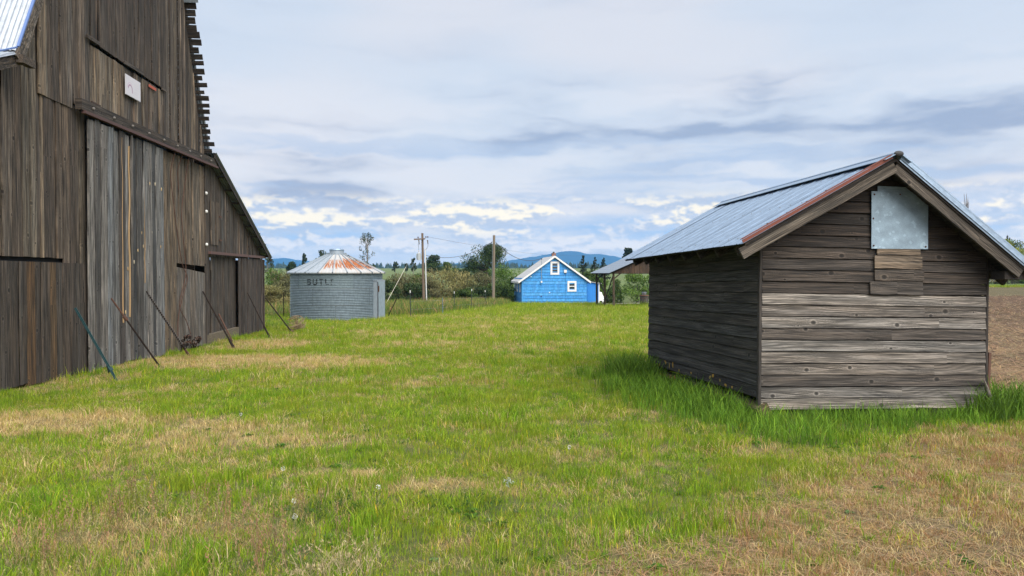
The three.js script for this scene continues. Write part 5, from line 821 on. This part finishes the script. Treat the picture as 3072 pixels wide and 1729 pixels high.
// pale buildings far right
{
  const w = thing('white_building', 'white building edge at the far right beyond the field', 'building', [93.5, ground(93.5, 128), -128], 0.5);
  part('wall', box(9, 3.6, 7, 2.6, 1.8, 0), mat([0.68, 0.7, 0.73], 0.7), w); part('corner_trim', box(0.2, 3.55, 0.2, -1.9, 1.78, 3.5), mat([0.3, 0.4, 0.5]), w);
  { const s = new THREE.Shape([[-5, 0], [5, 0], [0, 2]].map((p) => new THREE.Vector2(...p))); part('roof', new THREE.ExtrudeGeometry(s, { depth: 7.6, bevelEnabled: false }).translate(2.6, 3.6, -3.8), mat([0.35, 0.37, 0.4]), w); }
  for (const x of [0, 3]) part('window', box(1.1, 1.2, 0.08, x, 1.9, 3.52), mat([0.05, 0.06, 0.07], 0.2), w);
  const t = thing('white_trailer', 'small white trailer in the bushes under the shed eave', 'trailer', [76.2, ground(76.2, 117), -117], 0.6);
  part('body', new THREE.ExtrudeGeometry(new THREE.Shape([[-1.6, 0.4], [1.6, 0.4], [1.75, 1.1], [1.4, 1.9], [-1.3, 1.95], [-1.75, 1.3]].map((p) => new THREE.Vector2(...p))), { depth: 1.8, bevelEnabled: true, bevelSize: 0.05, bevelThickness: 0.05 }).translate(0, 0, -0.9), mat([0.7, 0.71, 0.7], 0.5), t);
  part('window', box(0.9, 0.45, 0.05, 0.2, 1.4, 0.98), mat([0.06, 0.07, 0.08], 0.2), t);
  for (const s of [-1, 1]) part('wheel', new THREE.TorusGeometry(0.26, 0.09, 8, 16).translate(0.2, 0.34, s * 0.95), M.dark, t);
  part('hitch', rod([-1.6, 0.45, 0], [-2.6, 0.4, 0], 0.05), M.iron, t);
}
// ---------------------------------------------------------------- grass, straw and small plants
{
  const blade = (s, r, x, z, h, w, lean, col, kink = 0.5) => {
    const a = r() * 6.283, dx = Math.cos(a), dz = Math.sin(a), b = r() * 6.283, wx = Math.cos(b) * w / 2, wz = Math.sin(b) * w / 2, l = lean * h * (0.4 + r());
    const m = [x + dx * l * 0.3, h * 0.55, z + dz * l * 0.3], t = [x + dx * l, h * (1 - kink * 0.25 * lean * r()), z + dz * l];
    s.quad([x - wx, -0.015, z - wz], [x + wx, -0.015, z + wz], [m[0] + wx * 0.8, m[1], m[2] + wz * 0.8], [m[0] - wx * 0.8, m[1], m[2] - wz * 0.8], col);
    s.tri([m[0] - wx * 0.8, m[1], m[2] - wz * 0.8], [m[0] + wx * 0.8, m[1], m[2] + wz * 0.8], t, col);
  };
  function tuft(seed, n, rad, h, w, lean, mixed = 0) {
    const r = rng(seed), s = new Soup();
    for (let i = 0; i < n; i++) { const a = r() * 6.283, q = rad * Math.sqrt(r()), k = 0.72 + r() * 0.56, m = r() < mixed; blade(s, r, q * Math.cos(a), q * Math.sin(a), h * (0.45 + 0.75 * r()), w * (0.7 + 0.6 * r()), lean * (0.3 + r()), m ? [2.4 * k, 1.35 * k, 1.5 * k] : [k, k, k * (0.8 + 0.4 * r())]); }
    return s.build();
  }
  const gm = new THREE.MeshPhysicalMaterial({ vertexColors: true, roughness: 0.9, specularIntensity: 0.25, transmission: 0.35, thickness: 0, side: THREE.DoubleSide });
  const SH = [0.9911, 0.1336];
  const local = (x, d) => { const dx = x - 3.06, dd = d - 9; return [dx * SH[0] + dd * SH[1], dx * SH[1] - dd * SH[0]]; };
  const blocked = (x, d) => {
    if (d > 5 && d < 27.2 && x < -(6.76 + 0.09 * d) + 0.04) return true;
    const [lx, lz] = local(x, d); if (lx > -0.03 && lx < 3.1 && lz < 0.03 && lz > -4.32) return true;
    if (Math.hypot(x + 9.1, d - 38) < 2.36) return true;
    if (d > 76.6 && d < 88 && x > 0.4 && x < 9.4) return true;
    if (d > 69.5 && d < 97 && x > 8.6 && x < 15.6 - Math.max(0, (d - 82) * 0.36)) return true;
    return false;
  };
  const tall = (x, d) => {
    const [lx, lz] = local(x, d); let v = 0; const wob = 0.25 * N1(x * 1.1, d * 1.1);
    if (lx < 0.1 && lz < 1.6 && lz > -4.9) v = Math.max(v, 1 - sstep(0.5, 2.0 + wob, -lx + Math.max(0, lz) * 0.35));
    if (lz > -0.1 && lx > -0.6 && lx < 3.9) v = Math.max(v, (1 - sstep(0.35, lerp(2.3, 0.8, clamp(lx / 3)) + wob, lz)) * 0.95);
    if (lx > 3.0) v = Math.max(v, 1.1 * Math.exp(-(((lx - 3.5) / 0.5) ** 2) - ((lz - 0.0) / 0.8) ** 2));
    return v;
  };
  const greens = [[0.165, 0.295, 0.014], [0.22, 0.34, 0.018], [0.12, 0.23, 0.012], [0.29, 0.365, 0.026]], straws = [[0.58, 0.45, 0.2], [0.5, 0.37, 0.15], [0.62, 0.5, 0.26], [0.46, 0.32, 0.15]], browns = [[0.32, 0.175, 0.08], [0.38, 0.225, 0.105], [0.44, 0.29, 0.15]];
  const dummy = new THREE.Object3D(), colr = new THREE.Color();
  function scatter(name, label, category, geos, list) { // list of [x, d, scale, colour, which, lift]
    geos.forEach((g, k) => {
      const mine = list.filter((q) => q[4] % geos.length === k); if (!mine.length) return;
      const im = new THREE.InstancedMesh(g, gm, mine.length); im.name = numbered(name); im.castShadow = im.receiveShadow = true;
      mine.forEach(([x, d, sc, c, , sy = 1], i) => { dummy.position.set(x, ground(x, d), -d); dummy.rotation.set(0, (i * 2.399) % 6.283, 0); dummy.scale.set(sc, sc * sy, sc); dummy.updateMatrix(); im.setMatrixAt(i, dummy.matrix); im.setColorAt(i, colr.setRGB(...c)); });
      scene.add(im); info(im, label, category, null, 'stuff');
    });
  }
  const lawn = [], straw = [], deep = [], roughs = [], reeds = [];
  const r = rng(4242);
  const half = (d) => 0.74 * d + 1.0;
  function sow(d0, d1, perM2, size) {
    const n = Math.round((half(d0) + half(d1)) * (d1 - d0) * perM2);
    for (let i = 0; i < n; i++) {
      const d = Math.sqrt(lerp(d0 * d0, d1 * d1, r())), x = (r() * 2 - 1) * half(d);
      if (blocked(x, d) || plough(x, d)) continue;
      const T = tall(x, d), D = dry(x, d), B = bare(x, d);
      if (r() < B * 0.55) continue;
      if (T > 0.1 && r() < T * 0.85) { if (d < 16 && r() < 0.42) deep.push([x, d, (0.55 + 0.5 * T) * (0.7 + r() * 0.5) * (local(x, d)[1] > -0.1 ? 0.74 : 1), vary(greens[Math.floor(r() * 3)].map((v, k2) => v * [0.82, 0.9, 1.5][k2]), r, 0.2), Math.floor(r() * 3), 1]); continue; }
      const isDry = r() < D * 0.92, edge = dryEdge(x, d), pool = isDry ? (edge > 0.5 && r() < 0.6 ? browns : straws) : greens;
      let c = vary(pool[Math.floor(r() * pool.length)], r, 0.18);
      if (!isDry) c = mix3(c, [0.27, 0.3, 0.025], clamp(0.15 + 0.5 * fbm(N4, x * 0.5, d * 0.35, 3) + (d > 22 ? 0.12 : 0)));
      (isDry ? straw : lawn).push([x, d, size * (0.7 + r() * 0.5 + (r() < 0.07 ? 0.6 : 0)) * (0.85 + 0.4 * sstep(0, 0.7, N3(x * 0.8, d * 0.8))), c, Math.floor(r() * 3), (isDry ? 0.75 : 1) * (0.7 + 0.5 * sstep(-0.5, 0.6, N2(x * 0.9, d * 0.9)))]);
    }
  }
  sow(3.2, 7, 430, 0.85); sow(7, 12, 270, 1.0); sow(12, 20, 150, 1.2); sow(20, 34, 75, 1.6); sow(34, 52, 36, 2.2); sow(52, 80, 16, 3.0);
  const fineG = [1, 2, 3].map((k) => tuft(k * 31, 15, 0.09, 0.085, 0.0045, 0.55, 0.05)), strawG = [4, 5, 6].map((k) => tuft(k * 31, 15, 0.095, 0.075, 0.004, 0.95)), deepG = [7, 8, 9].map((k) => tuft(k * 31, 11, 0.1, 0.3, 0.0105, 0.55));
  scatter('lawn_grass', 'short green mown grass across the yard', 'grass', fineG, lawn);
  scatter('dry_grass', 'straw coloured dry grass in patches across the yard', 'grass', strawG, straw);
  // broad tall blades hard against the shed
  for (let i = 0; i < 620; i++) { const side = r(), f = r(); let lx, lz; if (side < 0.42) { lx = -0.12 - r() * 0.6; lz = r() < 0.45 ? -3.3 - f * 1.3 : -f * 3.6; } else if (side < 0.8) { lx = f * 3.1; lz = 0.04 + r() * r() * 0.5; } else { lx = 2.8 + r() * 1.2; lz = -0.4 + r() * 0.9; if (lx < 3.12 && lz < 0.05) lz = 0.08; } const x = 3.06 + lx * SH[0] + lz * SH[1], d = 9 + lx * SH[1] - lz * SH[0]; if (side < 0.8 && side > 0.42 && N3(lx * 2.2, 4) < -0.05 && r() < 0.75) continue; deep.push([x, d, ((side < 0.42 && lz < -3.2) || side > 0.8 ? 1.45 : side > 0.42 ? 0.52 : 0.6) * (0.75 + r() * 0.5), vary([0.12, 0.22, 0.024], r, 0.3), Math.floor(r() * 3), 1]); }
  scatter('tall_grass', 'tall deep green grass growing round the foot of the shed', 'grass', deepG, deep);
  // uncut grass behind the fence and at the creek
  for (let i = 0; i < 9000; i++) { const d = 41 + r() * 46, x = -32 + r() * 31.6 - (d < 60 ? 0 : 0); const line = -6.3 + (d - 40) * 0.2; if (x > line + 0.6 || blocked(x, d)) continue; if (x > -7.2 && d < 42) continue; roughs.push([x, d, 1.2 + r() * 1.0, vary(r() < 0.2 ? [0.25, 0.21, 0.1] : r() < 0.6 ? [0.1, 0.18, 0.03] : [0.15, 0.2, 0.05], r, 0.2), Math.floor(r() * 3), 1]); }
  for (let i = 0; i < 1600; i++) { const d = 28 + r() * 24, x = -8.9 - r() * 10 - (d - 28) * 0.1; if (blocked(x, d)) continue; roughs.push([x, d, 0.5 + r() * 0.5, vary([0.1, 0.19, 0.03], r, 0.2), Math.floor(r() * 3), 0.8]); }
  const roughG = [10, 11, 12].map((k) => tuft(k * 31, 22, 0.3, 0.36, 0.014, 0.5, 0.12));
  scatter('rough_grass', 'long uncut grass behind the fence and along the creek', 'grass', roughG, roughs);
  // seed heads in the near left corner, pale clump at the bottom edge
  for (let i = 0; i < 240; i++) { const d = 3.7 + r() * 1.7, x = -2.9 + r() * 2.4 * (0.4 + r() * 0.6); if (N1(x * 1.3, d * 1.3) < -0.25) continue; reeds.push([x, d, 0.8 + r() * 0.5, vary([0.34, 0.24, 0.14], r, 0.25), Math.floor(r() * 2), 1]); }
  const seedG = [13, 14].map((k) => { const q = rng(k * 31), s = new Soup(); for (let i = 0; i < 4; i++) { const x = (q() - 0.5) * 0.1, z = (q() - 0.5) * 0.1, h = 0.14 + q() * 0.12, a = q() * 6.28, l = 0.03 + q() * 0.04, t = [x + l * Math.cos(a), h, z + l * Math.sin(a)], col = [0.8 + q() * 0.4, 0.8 + q() * 0.4, 0.8]; s.quad([x - 0.001, 0, z], [x + 0.001, 0, z], [t[0] + 0.001, t[1], t[2]], [t[0] - 0.001, t[1], t[2]], col); for (let j = 0; j < 7; j++) leaf(s, q, [t[0] + (q() - 0.5) * 0.012, t[1] - j * 0.008, t[2] + (q() - 0.5) * 0.012], 0.011, col, 1.6); } return s.build(); });
  scatter('seeding_grass', 'reddish seed heads in the near left of the lawn', 'grass', seedG, reeds);
  const clump = (name, label, x, d, n, h, rad, col, lean) => { const q = rng(Math.round(x * 90 + d * 31)), s = new Soup(); for (let i = 0; i < n; i++) { const a = q() * 6.28, rr = rad * Math.sqrt(q()); blade(s, q, rr * Math.cos(a), rr * Math.sin(a), h * (0.4 + 0.8 * q()), 0.004, lean * (0.5 + q()), vary(col, q, 0.2)); if (i % 4 === 0) for (let j = 0; j < 5; j++) leaf(s, q, [rr * 1.4 * Math.cos(a) + (q() - 0.5) * 0.03, h * (0.75 + 0.04 * j), rr * 1.4 * Math.sin(a)], 0.014, vary(col, q, 0.2), 1.8); } const o = part(numbered(name), s.build(), gm, scene); o.position.set(x, ground(x, d), -d); info(o, label, 'grass clump'); };
  clump('dry_clump', 'pale feathery dry grass clump at the bottom edge of the lawn', -0.98, 3.98, 260, 0.15, 0.2, [0.42, 0.34, 0.19], 1.1);
  clump('weed_clump', 'dark green weed clump in the near lawn left of the dry clump', -1.25, 5.05, 150, 0.12, 0.28, [0.05, 0.105, 0.02], 0.6);
  clump('weed_clump', 'dark green weed clump low in the middle of the lawn', -0.35, 5.3, 120, 0.1, 0.26, [0.05, 0.11, 0.02], 0.6);
  const tw = rng(515), ts = []; for (let i = 0; i < 90; i++) { const a = tw() * 6.28, b = tw() * 3.14, R = 0.34, p = [R * Math.sin(b) * Math.cos(a), R * 0.9 * Math.cos(b) + 0.3, R * Math.sin(b) * Math.sin(a)], a2 = a + 0.8 + tw(), p2 = [R * Math.sin(b + 0.5) * Math.cos(a2), R * 0.9 * Math.cos(b + 0.4) + 0.3, R * Math.sin(b + 0.5) * Math.sin(a2)]; ts.push(tinted(tube([[0, 0.1, 0], p.map((v, k) => v * 0.6 + (k === 1 ? 0.1 : 0)), p, p2], 0.006, 8, 3), vary([0.3, 0.22, 0.13], tw, 0.3))); }
  const tum = part('tumbleweed', mergeGeometries(ts), twigM, scene); tum.position.set(-7.75, ground(-7.75, 26.3), -26.3); info(tum, 'round dry tumbleweed caught at the arrow-footed pole', 'tumbleweed');
  // dandelion clocks and a pale leafy weed
  const puff = mat([0.68, 0.68, 0.66], 1); let di = 0;
  for (const [x, d, where] of [[-1.93, 6.1, 'farthest left of the dark weeds'], [-1.55, 5.15, 'standing left of the dark weed clump'], [-1.42, 4.75, 'nearest of the three in the left lawn'], [-1.0, 5.5, 'just right of the dark weed clump'], [0.55, 6.9, 'in the green lawn in front of the shed'], [-3.2, 8.6, 'by the dry patch in the left lawn']]) {
    const o = thing('dandelion', 'white dandelion clock ' + where, 'dandelion', [x, ground(x, d), -d], di++, 'dandelion clocks in the lawn');
    part('stalk', rod([0, 0, 0], [0.01, 0.085, 0.005], 0.0022, 0.0018, 5), mat([0.13, 0.17, 0.06]), o);
    const s = new Soup(), q = rng(di * 77); for (let i = 0; i < 40; i++) { const a = q() * 6.28, z = q() * 2 - 1, k = Math.sqrt(1 - z * z); leaf(s, q, [0.01 + 0.017 * k * Math.cos(a), 0.1 + 0.017 * z, 0.017 * k * Math.sin(a)], 0.009, [1, 1, 1]); } part('seed_head', s.build(), puff, o);
  }
  { const o = thing('pale_weed', 'pale grey-green leafy weed in the middle of the near lawn', 'weed', [-0.03, ground(-0.03, 5.85), -5.85]), s = new Soup(), q = rng(99); for (let i = 0; i < 26; i++) { const a = q() * 6.28; leaf(s, q, [0.05 * Math.cos(a) * q(), 0.03 + q() * 0.04, 0.05 * Math.sin(a)], 0.022, vary([0.42, 0.46, 0.42], q, 0.15), 1.4); } part('leaves', s.build(), gm, o); part('stem', rod([0, 0, 0], [0, 0.09, 0], 0.004, 0.003, 5), mat([0.2, 0.25, 0.15]), o); }
  // broad-leaved weeds in the turf
  const weedG = [17, 18, 19].map((k) => { const q = rng(k * 31), s = new Soup(); for (let i = 0; i < 9; i++) { const a = i / 9 * 6.283 + q(), L = 0.05 + q() * 0.06, w = 0.012 + q() * 0.012, ca = Math.cos(a), sa = Math.sin(a), u = 0.015 + q() * 0.04, col = [0.8 + q() * 0.4, 0.8 + q() * 0.4, 1]; const m = [ca * L * 0.55, u, sa * L * 0.55], t = [ca * L, u * 0.6, sa * L]; s.quad([0, 0.005, 0], [m[0] - sa * w, m[1], m[2] + ca * w], t, [m[0] + sa * w, m[1], m[2] - ca * w], col); } return s.build(); });
  const weeds = []; for (let i = 0; i < 520; i++) { const d = 3.4 + 14 * r() * Math.sqrt(r()), x = (r() * 2 - 1) * half(d); if (blocked(x, d) || plough(x, d) || fbm(N1, x * 0.9 + 50, d * 0.9, 3) < 0.0) continue; weeds.push([x, d, 0.3 + r() * 0.4, vary(r() < 0.8 ? [0.07, 0.15, 0.02] : [0.13, 0.2, 0.07], r, 0.25), Math.floor(r() * 3), 1]); }
  scatter('lawn_weeds', 'small broad-leaved weeds scattered through the near lawn', 'weeds', weedG, weeds);
  // loose straw on the ploughed field and on the bare corner
  const chaff = [], chaffG = [15, 16].map((k) => { const q = rng(k * 31), s = new Soup(); for (let i = 0; i < 7; i++) { const x = (q() - 0.5) * 0.3, z = (q() - 0.5) * 0.3, a = q() * 3.14, L = 0.05 + q() * 0.09, y = 0.008 + q() * 0.03, w = 0.0025, col = [0.8 + q() * 0.4, 0.8 + q() * 0.4, 0.8 + q() * 0.4], cx = Math.cos(a), cz = Math.sin(a), ty = (q() - 0.5) * 0.04; s.quad([x - cx * L - cz * w, y, z - cz * L + cx * w], [x - cx * L + cz * w, y, z - cz * L - cx * w], [x + cx * L + cz * w, y + ty, z + cz * L - cx * w], [x + cx * L - cz * w, y + ty, z + cz * L + cx * w], col); } return s.build(); });
  for (let i = 0; i < 2600; i++) { const d = 3.4 + r() * r() * 5.5, x = -0.6 + r() * 6.5; if (dryEdge(x, d) < 0.4 || blocked(x, d)) continue; chaff.push([x, d, 0.42 + r() * 0.3, vary([0.44, 0.29, 0.155], r, 0.3), Math.floor(r() * 2), 1]); }
  scatter('loose_straw', 'loose straw and clippings lying on the dry corner', 'straw', chaffG, chaff);
  const litter = []; for (let i = 0; i < 5000; i++) { const d = 10.6 + r() * r() * 40, x = Math.max(7.0, 0.6 * d) + r() * 0.22 * d; litter.push([x, d, (0.7 + r() * 0.7) * (1 + d * 0.03), vary([0.38, 0.25, 0.13], r, 0.3), Math.floor(r() * 2), 2.2]); }
  scatter('field_straw', 'straw lying between the clods of the ploughed field', 'straw', chaffG, litter);
}
renderer.render(scene, camera);
